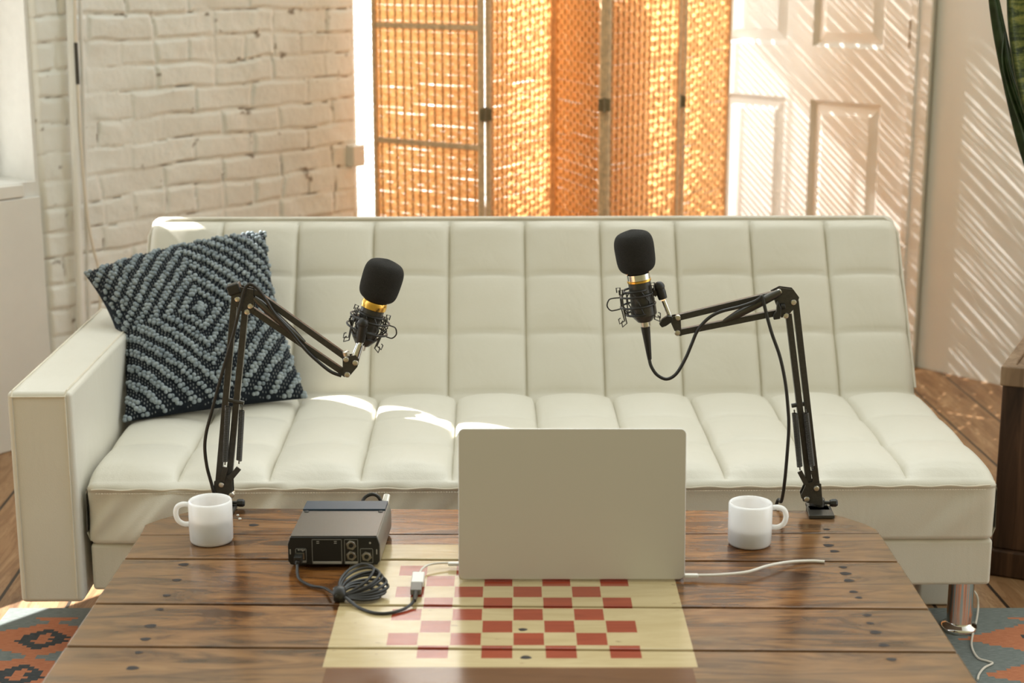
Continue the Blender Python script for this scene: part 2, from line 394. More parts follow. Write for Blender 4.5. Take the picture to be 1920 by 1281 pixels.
# ---------------------------------------------------------------- mesh helpers
class MB:
    def __init__(self, org=(0, 0, 0)):
        self.v = []; self.f = []; self.o = Vector(org); self.mi = []; self.cur = 0
    def add(self, vs, fs):
        b = len(self.v)
        self.v += [tuple(x) for x in vs]
        self.f += [tuple(i + b for i in q) for q in fs]
        self.mi += [self.cur] * len(fs)
        return self
    def box(self, c, s, rot=None):
        c = Vector(c); h = Vector(s) / 2
        vs = []
        for dx in (-1, 1):
            for dy in (-1, 1):
                for dz in (-1, 1):
                    p = Vector((dx * h.x, dy * h.y, dz * h.z))
                    vs.append(c + (rot @ p if rot else p))
        return self.add(vs, [(0, 1, 3, 2), (4, 6, 7, 5), (0, 4, 5, 1), (2, 3, 7, 6), (0, 2, 6, 4), (1, 5, 7, 3)])
    def bar(self, a, b, wd, dp, side=Vector((0, 1, 0))):
        a, b = Vector(a), Vector(b); x = (b - a); L = x.length; x.normalize()
        y = (side - x * side.dot(x)).normalized(); z = x.cross(y)
        m = Matrix((x, y, z)).transposed()
        return self.box((a + b) / 2, (L, dp, wd), m)
    def tube(self, pts, r, n=10, cap=True, closed=False):
        pts = [Vector(p) for p in pts]; N = len(pts)
        rs = r if isinstance(r, (list, tuple)) else [r] * N
        tan = []
        for i in range(N):
            if closed: d = pts[(i + 1) % N] - pts[i - 1]
            else: d = pts[min(i + 1, N - 1)] - pts[max(i - 1, 0)]
            tan.append(d.normalized())
        u = tan[0].orthogonal().normalized(); vs = []
        for i in range(N):
            u = (u - tan[i] * u.dot(tan[i])).normalized(); v = tan[i].cross(u)
            for k in range(n):
                a = 2 * math.pi * k / n
                vs.append(pts[i] + (u * math.cos(a) + v * math.sin(a)) * rs[i])
        fs = []
        for i in range(N if closed else N - 1):
            j = (i + 1) % N
            for k in range(n):
                k2 = (k + 1) % n
                fs.append((i * n + k, i * n + k2, j * n + k2, j * n + k))
        if cap and not closed:
            fs.append(tuple(range(n - 1, -1, -1))); fs.append(tuple((N - 1) * n + k for k in range(n)))
        return self.add(vs, fs)
    def lathe(self, prof, o=(0, 0, 0), axis=(0, 0, 1), n=32, cap=True):
        o = Vector(o); ax = Vector(axis).normalized(); u = ax.orthogonal().normalized(); v = ax.cross(u)
        vs = []; N = len(prof)
        for (r, h) in prof:
            for k in range(n):
                a = 2 * math.pi * k / n
                vs.append(o + ax * h + (u * math.cos(a) + v * math.sin(a)) * max(r, 1e-5))
        fs = []
        for i in range(N - 1):
            for k in range(n):
                k2 = (k + 1) % n
                fs.append((i * n + k, i * n + k2, (i + 1) * n + k2, (i + 1) * n + k))
        if cap:
            fs.append(tuple(range(n - 1, -1, -1))); fs.append(tuple((N - 1) * n + k for k in range(n)))
        return self.add(vs, fs)
    def prism(self, poly, ext):
        ext = Vector(ext); n = len(poly); p = [Vector(q) for q in poly]
        vs = p + [q + ext for q in p]
        fs = [tuple(range(n - 1, -1, -1)), tuple(range(n, 2 * n))]
        for i in range(n):
            j = (i + 1) % n
            fs.append((i, j, n + j, n + i))
        return self.add(vs, fs)
    def grid(self, V, nu, nv):
        fs = []
        for i in range(nu - 1):
            for j in range(nv - 1):
                fs.append((i * nv + j, (i + 1) * nv + j, (i + 1) * nv + j + 1, i * nv + j + 1))
        return self.add(V, fs)
    def ball(self, c, r, seg=6, rings=4, sc=(1, 1, 1), rot=None):
        c = Vector(c); vs = []; fs = []
        def pt(x, y, z):
            p = Vector((x * r * sc[0], y * r * sc[1], z * r * sc[2]))
            return c + (rot @ p if rot else p)
        vs.append(pt(0, 0, 1))
        for i in range(1, rings):
            th = math.pi * i / rings
            for k in range(seg):
                a = 2 * math.pi * (k + 0.5 * (i % 2)) / seg
                vs.append(pt(math.sin(th) * math.cos(a), math.sin(th) * math.sin(a), math.cos(th)))
        vs.append(pt(0, 0, -1)); e = len(vs) - 1
        for k in range(seg): fs.append((0, 1 + k, 1 + (k + 1) % seg))
        for i in range(rings - 2):
            for k in range(seg):
                a = 1 + i * seg; fs.append((a + k, a + seg + k, a + seg + (k + 1) % seg, a + (k + 1) % seg))
        a = 1 + (rings - 2) * seg
        for k in range(seg): fs.append((a + k, e, a + (k + 1) % seg))
        return self.add(vs, fs)
    def build(self, name, mat, parent=None, smooth=False, bevel=0, seg=2, angle=35, fix=True):
        me = bpy.data.meshes.new(name)
        o_ = self.o
        me.from_pydata([(x[0] - o_.x, x[1] - o_.y, x[2] - o_.z) for x in self.v], [], self.f)
        mats = mat if isinstance(mat, (list, tuple)) else [mat]
        for m_ in mats: me.materials.append(m_)
        if len(mats) > 1: me.polygons.foreach_set('material_index', self.mi)
        if fix:
            b = bmesh.new(); b.from_mesh(me); bmesh.ops.recalc_face_normals(b, faces=b.faces); b.to_mesh(me); b.free()
        if smooth:
            me.polygons.foreach_set('use_smooth', [True] * len(me.polygons))
            if angle < 180: me.set_sharp_from_angle(angle=R(angle))
        o = bpy.data.objects.new(name, me); COL.objects.link(o)
        if parent: o.parent = parent
        else: o.location = o_
        if bevel:
            md = o.modifiers.new('bevel', 'BEVEL'); md.width = bevel; md.segments = seg; md.limit_method = 'ANGLE'; md.angle_limit = R(40)
            me.polygons.foreach_set('use_smooth', [True] * len(me.polygons))
            md.harden_normals = True
        return o

def thing(name, label, cat, loc=(0, 0, 0), group=None):
    o = bpy.data.objects.new(name, None); COL.objects.link(o)
    o.location = loc; o.empty_display_size = 0.05
    return tag(o, label, cat, group)
def tag(o, label, cat, group=None):
    o['label'] = label; o['category'] = cat
    if group: o['group'] = group
    return o
def struct(o):
    o['kind'] = 'structure'; return o
def lab(o, s): o['label'] = s; return o

def spline(pts, n=8):
    pts = [Vector(p) for p in pts]; out = []
    q = [pts[0] * 2 - pts[1]] + pts + [pts[-1] * 2 - pts[-2]]
    for i in range(1, len(q) - 2):
        for k in range(n):
            t = k / n
            a, b, c, d = q[i - 1], q[i], q[i + 1], q[i + 2]
            out.append(0.5 * ((2 * b) + (c - a) * t + (2 * a - 5 * b + 4 * c - d) * t * t + (3 * b - a - 3 * c + d) * t ** 3))
    out.append(pts[-1])
    return out

# ================================================================ THE ROOM
AL, AR = R(39), R(41)
LB = Vector((-1.395, 4.39, 0)); LD = Vector((math.sin(AL), math.cos(AL), 0)); LN = Vector((math.cos(AL), -math.sin(AL), 0))
RB = Vector((1.37, 5.33, 0)); RD = Vector((-math.sin(AR), math.cos(AR), 0)); RN = Vector((-math.cos(AR), -math.sin(AR), 0))
def LW(t, z, off=0.0): return LB + LD * t + LN * off + Vector((0, 0, z))
def RW(s, z, off=0.0): return RB + RD * s + RN * off + Vector((0, 0, z))
WH = 3.5
T_CORNER = 2.73

# floor
fb = MB((0, 4, 0))
fb.box((0.1, 4.2, -0.05), (6.4, 6.6, 0.1))
struct(fb.build('floor', M['floor']))

def wall_box(mb, fn, a0, a1, z0, z1, th=0.26):
    p = [fn(a0, z0, 0), fn(a1, z0, 0), fn(a1, z0, -th), fn(a0, z0, -th)]
    mb.prism(p, (0, 0, z1 - z0))

# left wall: boxes around two window openings, with relief bricks on the seen face
W1 = (-1.15, 0.145, 0.735, 2.0)
W2 = (1.40, 2.69, 0.45, 2.60)
wl = MB(LB)
BR0, BR1 = W1[1] + 0.012, W2[0] - 0.001
wall_box(wl, LW, -2.2, W1[0], 0, WH)
wall_box(wl, LW, W1[0], W1[1], 0, W1[2])
wall_box(wl, LW, W1[0], W1[1], W1[3], WH)
wall_box(wl, LW, W1[1], W2[0], 0, WH)
wall_box(wl, LW, W2[0], W2[1], 0, W2[2])
wall_box(wl, LW, W2[0], W2[1], W2[3], WH)
wall_box(wl, LW, W2[1], T_CORNER + 0.0, 0, WH)
struct(wl.build('wall_left', M['reveal_paint'], fix=True))

def brick_face():
    res = 0.0045
    ts = np.arange(BR0, BR1, res); zs = np.arange(0.0, 1.75, res)
    T, Z = np.meshgrid(ts, zs, indexing='ij')
    Tw = T + (fnoise(T * 9, Z * 9, 11) - 0.5) * 0.030
    Zw = Z + (fnoise(T * 6, Z * 9, 23) - 0.5) * 0.030
    bh, bl = 0.0735, 0.232
    row = np.floor(Zw / bh); 
    sh = np.where(row % 2 == 0, 0.0, 0.5) + (vnoise(row * 7.3, row * 0 + 3.1, 5) - 0.5) * 0.25
    # every sixth course is headers
    hl = np.where(np.mod(row, 6) == 2, bl * 0.5, bl)
    colf = Tw / hl + sh
    colm = np.floor(colf)
    fz = (Zw / bh - row) * bh; ft = (colf - colm) * hl
    dz = np.minimum(fz, bh - fz); dt = np.minimum(ft, hl - ft)
    d = np.minimum(dz, dt)
    rnd = vnoise(row * 3.7 + 0.5, colm * 5.3 + 0.5, 9)
    rnd2 = vnoise(row * 2.1 + 0.5, colm * 9.1 + 0.5, 19)
    width = 0.0065 + 0.005 * fnoise(T * 14, Z * 14, 31)
    s = np.clip((d - 0.002) / width, 0, 1); s = s * s * (3 - 2 * s)
    fill = fnoise(T * 5, Z * 5, 41)             # thick paint fills some joints
    depth = 0.0065 * np.clip(2.1 - 2.8 * fill, 0.10, 1.25)
    # crack lines: dark lower lips below the bricks
    lip = np.exp(-((fz - 0.001) / 0.0024) ** 2) * np.clip(fnoise(T * 12, Z * 3, 51) * 4.0 - 1.5, 0, 1)
    lip2 = np.exp(-((ft - 0.001) / 0.0035) ** 2) * np.clip(fnoise(T * 3, Z * 14, 57) * 4.0 - 1.7, 0, 1)
    H = s * depth + (rnd - 0.5) * 0.006 + (fnoise(T * 22, Z * 22, 61) - 0.5) * 0.005 + (fnoise(T * 3, Z * 3, 71) - 0.5) * 0.008
    H += (rnd2 - 0.5) * 0.08 * (fz - bh / 2) * 1.0
    H -= (lip + lip2) * 0.008
    H += 0.012
    edge = np.clip((T - BR0) / 0.01, 0, 1) * np.clip((BR1 - T) / 0.02, 0.1, 1)
    H *= edge
    dirt = np.clip(lip * fnoise(T * 40, Z * 60, 81) * 2.3 - 0.30, 0, 1) + np.clip(lip2 * fnoise(T * 50, Z * 40, 83) * 2.3 - 0.35, 0, 1)
    spots = np.clip((fnoise(T * 26, Z * 30, 91) - 0.76) * 14, 0, 1) * (d < 0.014)
    dirt = np.clip(dirt * 0.9 + spots * 0.9, 0, 1)
    nu, nv = T.shape
    Xp = LD.x * T + LN.x * H; Yp = LD.y * T + LN.y * H
    V = np.stack([Xp, Yp, Z], -1).reshape(-1, 3)
    I = np.arange(nu * nv).reshape(nu, nv)
    Fc = np.stack([I[:-1, :-1], I[1:, :-1], I[1:, 1:], I[:-1, 1:]], -1).reshape(-1, 4)
    me = bpy.data.meshes.new('wall_left_brick')
    me.vertices.add(len(V)); me.vertices.foreach_set('co', V.ravel())
    me.loops.add(Fc.size); me.loops.foreach_set('vertex_index', Fc.ravel().astype(np.int32))
    me.polygons.add(len(Fc)); me.polygons.foreach_set('loop_start', np.arange(0, Fc.size, 4, dtype=np.int32))
    me.polygons.foreach_set('use_smooth', np.ones(len(Fc), bool))
    me.update(); me.validate()
    at = me.attributes.new('dirt', 'FLOAT', 'POINT'); at.data.foreach_set('value', dirt.ravel().astype(np.float32))
    me.materials.append(M['brick'])
    o = bpy.data.objects.new('wall_left', me); COL.objects.link(o); o.location = LB
    struct(o)
brick_face()

# smooth plaster under the near window, and the window itself
pl = MB(LB)
pl.prism([LW(W1[0], 0, 0), LW(W1[1] + 0.006, 0, 0), LW(W1[1] + 0.006, 0, 0.012), LW(W1[0], 0, 0.012)], (0, 0, W1[2] - 0.04))
struct(pl.build('trim_1', M['white_paint'], bevel=0.004))

def window(name, W, div, blind=None, stile=0.035):
    t0, t1, z0, z1 = W
    root = bpy.data.objects.new(name, None); COL.objects.link(root); root.location = LW(t0, z0, -0.2); struct(root)
    org = root.location
    fr = MB(org)
    def fbx(a0, a1, b0, b1, o0=-0.235, o1=-0.185):
        fr.prism([LW(a0, b0, o0), LW(a1, b0, o0), LW(a1, b0, o1), LW(a0, b0, o1)], (0, 0, b1 - b0))
    wd = 0.035; wr_ = stile
    fbx(t0, t0 + wd, z0, z1); fbx(t1 - wr_, t1, z0, z1); fbx(t0 + wd, t1 - wr_, z0, z0 + wd); fbx(t0 + wd, t1 - wr_, z1 - wd, z1)
    for a in div: fbx(a - 0.014, a + 0.014, z0 + wd, z1 - wd, -0.23, -0.19)
    struct(fr.build('window_frame', M['white_paint'], root))
    pn = MB(org)
    pn.prism([LW(t0 + wd, z0 + wd, -0.212), LW(t1 - wr_, z0 + wd, -0.212), LW(t1 - wr_, z0 + wd, -0.208), LW(t0 + wd, z0 + wd, -0.208)], (0, 0, z1 - z0 - 2 * wd))
    struct(pn.build('pane', M['glass'], root))
    sl = MB(org)
    sl.prism([LW(t0 + 0.001, z0 - 0.038, -0.18), LW(t1 - 0.045, z0 - 0.038, -0.18), LW(t1 - 0.045, z0 - 0.038, 0.014), LW(t0 + 0.001, z0 - 0.038, 0.014)], (0, 0, 0.036))
    struct(sl.build('window_sill', M['white_paint'], root, bevel=0.004))
    if blind:
      for b0, b1, bz in blind:
        bl = MB(org)
        bl.prism([LW(b0, bz, -0.165), LW(b1, bz, -0.165), LW(b1, bz, -0.162), LW(b0, bz, -0.162)], (0, 0, z1 - bz - 0.05))
        bl.tube([LW(b0, bz, -0.163), LW(b1, bz, -0.163)], 0.010)
        struct(bl.build('beam_blind', M['blind'], root))
window('window_1', W1, (-0.5,), ((W1[0] + 0.02, -0.118, 0.955), (-0.062, 0.138, 0.78)))  # unseen blinds with gaps set for sun beams; the narrow one is added
window('window_2', W2, ())

# right wall with a door opening
D0, D1, DH = 0.115, 1.058, 2.05
wr = MB(RB)
wall_box(wr, RW, -3.2, D0 - 0.005, 0, WH); wall_box(wr, RW, D1 + 0.005, 1.60, 0, WH); wall_box(wr, RW, D0 - 0.005, D1 + 0.005, DH + 0.005, WH)
struct(wr.build('wall_right', M['wall_paint']))

# six-panel door in that wall
door = bpy.data.objects.new('door_1', None); COL.objects.link(door); door.location = RW(D0, 0, -0.03); struct(door)
db = MB(door.location)
def dbox(a0, a1, z0, z1, o0, o1, mb=None):
    (mb or db).prism([RW(a0, z0, o0), RW(a1, z0, o0), RW(a1, z0, o1), RW(a0, z0, o1)], (0, 0, z1 - z0))
Sx = [(D0 + 0.004, D0 + 0.121), (D0 + 0.416, D0 + 0.527), (D1 - 0.121, D1 - 0.004)]
Rz = [(0.008, 0.23), (0.855, 1.035), (1.62, 1.74), (1.93, DH)]
for a, b in Sx: dbox(a, b, 0.008, DH, -0.045, -0.008)
for a, b in ((Sx[0][1], Sx[1][0]), (Sx[1][1], Sx[2][0])):
    for z0, z1 in Rz: dbox(a, b, z0, z1, -0.045, -0.008)
    for z0, z1 in ((0.23, 0.855), (1.035, 1.62), (1.74, 1.93)):
        # sunk moulding sloping to a raised field
        def ring(i0, o0, i1, o1):
            A = [RW(a + i0, z0 + i0, o0), RW(b - i0, z0 + i0, o0), RW(b - i0, z1 - i0, o0), RW(a + i0, z1 - i0, o0)]
            B = [RW(a + i1, z0 + i1, o1), RW(b - i1, z0 + i1, o1), RW(b - i1, z1 - i1, o1), RW(a + i1, z1 - i1, o1)]
            db.add(A + B, [(k, (k + 1) % 4, 4 + (k + 1) % 4, 4 + k) for k in range(4)])
        ring(0, -0.008, 0.010, -0.020); ring(0.010, -0.020, 0.016, -0.026); ring(0.016, -0.026, 0.05, -0.014)
        db.add([RW(a + 0.05, z0 + 0.05, -0.014), RW(b - 0.05, z0 + 0.05, -0.014), RW(b - 0.05, z1 - 0.05, -0.014), RW(a + 0.05, z1 - 0.05, -0.014)], [(0, 1, 2, 3)])
struct(db.build('door_slab', M['door_paint'], door))
for z in (0.28, 1.09, 1.85):
    h = MB(door.location)
    h.tube([RW(D0 + 0.002, z - 0.045, 0.010), RW(D0 + 0.002, z + 0.045, 0.010)], 0.008, 10)
    dbox(D0 - 0.004, D0 + 0.014, z - 0.043, z + 0.043, -0.008, -0.002, h)
    struct(h.build('hinge', M['hinge'], door))
cs = MB(RB)
def casing(a0, a1):
    for (f0, f1, o) in ((0, 1, 0.012), (0.0, 0.28, 0.020), (0.72, 1.0, 0.026)):
        dbox(a0 + (a1 - a0) * f0, a0 + (a1 - a0) * f1, 0, DH + 0.09, 0.0, o, cs)
casing(D0 - 0.004, D0 - 0.085); casing(D1 + 0.004, D1 + 0.085)
dbox(D0, D1, DH + 0.005, DH + 0.09, 0, 0.018, cs)
struct(cs.build('trim_2', M['door_paint']))

# conduit pipes and the loose cable on the brick wall
def on_left(px, py, off):
    d = ray(px, py); o = Vector((0, 0, CAM_Z)) - (LB + LN * off)
    return Vector((0, 0, CAM_Z)) + d * (-o.dot(LN) / d.dot(LN))
def tpos(p): return (p - LB).dot(LD)
def upright(px_top, px_bot, r, off, name, label, mat):
    a = on_left(px_top, 0, off); b = on_left(px_bot, 560, off)
    k = (b - a) / (b.z - a.z)
    top = a + k * (2.6 - a.z); bot = a + k * (0.0 - a.z)
    mb = MB(bot); mb.tube([bot + (top - bot) * i / 12 for i in range(13)], r, 16)
    for z in (0.25, 1.62, 2.3):
        c = bot + k * z
        mb.tube([c - Vector((0, 0, 0.012)), c + Vector((0, 0, 0.012))], r * 1.14, 16)
    t = thing(name, label, 'pipe', bot)
    mb.build('pipe', mat, t, smooth=True)
    return t, bot, k
M['pipe'] = simple('white_pipe_paint', (0.90, 0.91, 0.90), 0.3, var=0.02)
upright(131, 151, 0.0108, 0.042, 'conduit_pipe', 'thicker white pipe running up the brick wall left of the sofa', M['pipe'])
t2, b2, k2 = upright(150.5, 166, 0.0055, 0.040, 'conduit_pipe', 'thin white pipe just right of the thicker white pipe on the brick wall', M['white_paint'])
c0 = [on_left(x, y, 0.054) for x, y in ((140, -40), (142, 80), (146, 158), (149.5, 230), (152, 275), (158, 350), (166, 420), (176, 470), (186, 510), (188, 560), (184, 620))]
cc = thing('wall_cable', 'loose cream cable hanging beside the white pipes on the brick wall', 'cable', c0[-1])
mb = MB(c0[-1]); mb.tube(spline(c0, 6), 0.0042, 10); mb.build('cord', M['cable_cream'], cc, smooth=True)
mb = MB(c0[-1]); mb.tube([c0[1], (c0[1] + c0[2]) / 2, c0[2]], 0.0052, 10); lab(mb.build('tape_wrap', M['dark_tape'], cc, smooth=True), 'dark wrapped section')

# small white box on the wall by the screen
ob = on_left(679, 288, 0.0)
bt = min(tpos(ob), W2[0] - 0.030)
bx = MB(LW(bt, ob.z, 0))
bx.prism([LW(bt - 0.028, ob.z - 0.035, 0.004), LW(bt + 0.028, ob.z - 0.035, 0.004), LW(bt + 0.028, ob.z - 0.035, 0.042), LW(bt - 0.028, ob.z - 0.035, 0.042)], (0, 0, 0.07))
tag(bx.build('junction_box', M['white_paint'], bevel=0.005), 'small white box on the brick wall at the left edge of the orange screen', 'box')

# ================================================================ FOLDING SCREEN
SC = [P(697, 215, 5.30), P(911, 215, 5.03), P(1037, 207, 5.42), P(1133, 197, 5.00), P(1275, 190, 5.36), P(1366, 190, 5.72)]
SC = [Vector((p.x, p.y, 0)) for p in SC]
H_SCR = 1.42
screen = thing('folding_screen', 'orange woven folding screen standing in the corner behind the sofa', 'folding screen', (SC[2].x, SC[2].y, 0))
def panel(a, b, seed, open_=1.0):
    rnd = random.Random(seed)
    x = (b - a); L = x.length; x = x / L
    n = Vector((x.y, -x.x, 0)); org = screen.location
    z0, z1 = 0.06, H_SCR
    fr = MB(org)
    g = 0.010; fw = 0.016; fd = 0.017
    for u in (g + fw / 2, L - g - fw / 2):
        fr.bar(a + x * u + Vector((0, 0, 0.0)), a + x * u + Vector((0, 0, z1)), fw, fd, n)
    for z in ((z0, 0.765, 1.125, z1 - 0.01) if seed == 10 else (z0, z1 - 0.01)):
        fr.bar(a + x * (g + fw) + Vector((0, 0, z)), a + x * (L - g - fw) + Vector((0, 0, z)), fd, 0.012, n)
    p = fr.build('panel_frame', M['screen_frame'], screen, bevel=0.002, seg=1)
    st = MB(org)
    u0, u1 = g + fw, L - g - fw
    ns = max(4, int(round((u1 - u0) / 0.031))); stx = [u0 + (u1 - u0) * (k + 0.5) / ns for k in range(ns)]
    for u in stx:
        st.bar(a + x * u + Vector((0, 0, z0)), a + x * u + Vector((0, 0, z1 - 0.02)), 0.0045, 0.0045, n)
    st.build('stake', M['stake'], p)
    wv = MB(org)
    pitch = 0.0158; z = z0 + 0.012; i = 0
    nseg = ns * 4 + 1
    while z < z1 - 0.03:
        sg = 1 if i % 2 == 0 else -1
        jz = (rnd.random() - 0.5) * 0.004 * open_
        hh0 = pitch * (0.50 - 0.055 * open_ * rnd.random())
        loose = rnd.random() < 0.10
        ph = rnd.random() * 6.28
        rows = []
        for k in range(nseg):
            u = u0 + (u1 - u0) * k / (nseg - 1)
            q = (u - u0) / (u1 - u0) * ns * math.pi
            w_ = math.sin(q) * 0.0028 * sg
            pinch = abs(math.sin(q))
            hh = hh0 * (1.02 - 0.24 * open_ * pinch ** 2) * (1 - 0.10 * open_ * rnd.random())
            zz = z + jz + (0.0022 * math.sin(ph + u * 16) if loose else 0) + (rnd.random() - 0.5) * 0.0012 * open_
            c = a + x * u + n * w_
            rows += [c + Vector((0, 0, zz - hh)) - n * 0.0012 * sg, c + Vector((0, 0, zz)) + n * 0.0008 * sg, c + Vector((0, 0, zz + hh)) - n * 0.0012 * sg]
        wv.grid(rows, nseg, 3)
        z += pitch * (1 + (0.22 * open_ if rnd.random() < 0.08 else 0)); i += 1
    wv.build('weave', M['weave'], p, smooth=True, angle=180, fix=False)
for i in range(5):
    panel(SC[i], SC[i + 1], 10 + i, (0.13, 0.14, 0.12, 0.12, 0.16)[i])
def streak_blind(t0, t1, z0, z1, off, seed):  # unseen blind added so its gaps stripe the door and screen with sun
    rnd = random.Random(seed)
    root = bpy.data.objects['window_2']
    mb = MB(root.location); z = z0
    ns = int((t1 - t0) / 0.052); nseg = ns * 6 + 1
    while z < z1:
        sg = rnd.choice((-1, 1)); full = rnd.random(); rows = []
        if full < 0.12: lo, hi = 0.0133, 0.0133
        else: lo, hi = 0.0042 + 0.003 * rnd.random(), 0.0124
        ph = rnd.random(); fq = 0.8 + 0.5 * rnd.random()
        for k in range(nseg):
            t = t0 + (t1 - t0) * k / (nseg - 1)
            q = (k / 6.0 * fq + ph) * math.pi
            sn = abs(math.sin(q)) ** 1.3
            if t > 2.42 and 0.95 < z < 1.72 - 0.5 * (2.60 - t): hh = 0.0066
            else:
                mk = min(1.0, max(0.0, float(fnoise(t * 5, z * 5, 301, 3)) * 5 - 2.15))
                if t < 2.10: mk = min(1.0, max(0.0, 2.6 * float(vnoise(t * 26, z * 40, 77)) - 0.55))
                else: mk *= 0.34
                hh = hi + (lo - hi) * min(1.0, mk) * sn
            hh *= 1 - 0.08 * rnd.random()
            c = LW(t, z, off + 0.003 * math.sin(q) * sg)
            rows += [c - Vector((0, 0, hh)), c + LN * 0.001 * sg, c + Vector((0, 0, hh))]
        mb.grid(rows, nseg, 3); z += 0.0252
    o = struct(mb.build('streak_blind', M['pale_weave'], root, smooth=True, angle=180, fix=False))
    mb = MB(root.location)
    for k in range(ns + 1):
        t = t0 + (t1 - t0) * k / ns
        mb.bar(LW(t, z0, off), LW(t, z1, off), 0.004, 0.004, LN)
    struct(mb.build('streak_blind_cord', M['stake'], root))
streak_blind(W2[0] + 0.03, 2.60, W2[2] + 0.03, 2.5, -0.10, 4)
for i, y in ((1, 215), (2, 207), (3, 197), (4, 190)):
    q = SC[i]
    for z in (P(0, y, q.y).z, 0.3, 1.3):
        hb = MB(screen.location)
        hb.tube([q + Vector((0, -0.006, z - 0.022)), q + Vector((0, -0.006, z + 0.022))], 0.0052, 10)
        for sx in (-1, 1): hb.box(q + Vector((sx * 0.010, 0.002, z)), (0.016, 0.012, 0.036))
        hb.build('hinge', M['hinge'], screen)

# ================================================================ SOFA
SA = R(0.9)
SU, SV = Vector((math.cos(SA), math.sin(SA), 0)), Vector((-math.sin(SA), math.cos(SA), 0))
SO = Vector((0.058, 3.0, 0))
def S(u, v, z): return SO + SU * u + SV * v + Vector((0, 0, z))
sofa = thing('sofa', 'cream tufted leather sofa bed with one low arm at its left end', 'sofa', SO)
UW = 0.8735
def tuft_grid(prof, normals, tuft, nu, umin, umax, ncol, amp, rr, crease=0.35, end_r=0.03, front=None, seed=0):
    """prof: list of (v,z); tuft: row phase per profile point or None where plain"""
    V = []
    us = np.linspace(umin, umax, nu)
    # denser near column seams
    wdt = (umax - umin) / ncol
    for i, u in enumerate(us):
        sc = abs(math.sin(math.pi * (u - umin) / wdt))
        dend = min(u - umin, umax - u)
        er = end_r * (1 - math.sqrt(max(0, 1 - (1 - min(1, dend / end_r)) ** 2)))
        for j, (v, z) in enumerate(prof):
            nv, nz = normals[j]
            d = 0.0
            if tuft[j] is not None:
                sr, k = tuft[j]
                gc = sc ** crease; gr = sr ** 0.24
                d = amp * (0.56 * gc + 0.18 * gr + 0.32 * gc * gr - 0.08) * k
                d += 0.0035 * (fnoise(u * 7 + v * 5, z * 9 - u * 4 + v * 6, seed) - 0.5) * k
            elif front:
                d = front(u, z)
            d -= er
            V.append(S(u, v + nv * d, z + nz * d))
    return V

def closed_ends(mb, V, nu, nv):
    mb.grid(V, nu, nv)
    b = len(mb.v) - nu * nv
    mb.f.append(tuple(b + j for j in range(nv))[::-1]); mb.mi.append(0)
    mb.f.append(tuple(b + (nu - 1) * nv + j for j in range(nv))); mb.mi.append(0)

def arcn(x):  # helper for profile normals
    n = math.hypot(*x); return (x[0] / n, x[1] / n)

# seat: top from the back to the front edge, over a tight roll, down the front face
prof, nrm, tf = [], [], []
SEAT_T, ROWS = 0.356, 3
depth = 0.64
nj = 60
for j in range(nj):
    v = depth - (depth - 0.014) * j / (nj - 1)
    vv = (v - 0.014) / 0.575
    prof.append((v, SEAT_T)); nrm.append((0, 1))
    k = min(1.0, (v - 0.0) / 0.055); k = max(0, k) ** 0.6
    tf.append((abs(math.sin(math.pi * vv * ROWS)), k))
for a in (15, 40, 65, 85):
    prof.append((0.014 - 0.016 * math.sin(R(a)), SEAT_T - 0.016 + 0.016 * math.cos(R(a)) + 0.004)); nrm.append((-math.sin(R(a)), math.cos(R(a)))); tf.append(None)
for z in np.linspace(SEAT_T - 0.012, 0.243, 20):
    prof.append((0.0, z)); nrm.append((-1, 0)); tf.append(None)
for v, z in ((0.006, 0.238), (0.03, 0.236), (depth, 0.236), (depth, 0.30)):
    prof.append((v, z)); nrm.append((0, -1)); tf.append(None)
def seat_front(u, z):
    # drape wrinkles fanning down from the seam, stronger to the left
    if z > 0.352 or z < 0.239: return 0.0
    f = (z - 0.238) / 0.118
    w_ = fnoise(u * 21 - z * 17, z * 2.0, 77, 2) - 0.5
    amp = 0.075 * (0.12 + 0.65 * max(0, min(1, (0.35 - u) / 0.9)))
    return w_ * amp * math.sin(math.pi * min(1.0, f * 1.02)) ** 0.55 + 0.002 * math.sin(math.pi * f)
# front roll normals: keep roll plain
V = tuft_grid(prof, nrm, tf, 281, -UW + 0.004, UW, 10, 0.030, None, 0.33, 0.022, seat_front, 3)
mb = MB(SO); closed_ends(mb, V, 281, len(prof))
seat = mb.build('seat', M['leather'], sofa, smooth=True, angle=75)
# seam thread under the front edge of the seat
mb = MB(SO)
pts = [S(-UW + 0.02 + (2 * UW - 0.04) * i / 200, -0.0065, 0.3495 + 0.0012 * math.sin(i * 0.7)) for i in range(201)]
mb.tube(pts, 0.0021, 6)
for i in range(330):
    u = -UW + 0.03 + (2 * UW - 0.06) * i / 329
    p = S(u, -0.0082, 0.3425); mb.box(p, (0.0034, 0.002, 0.0012))
mb.build('seam', M['thread'], seat)

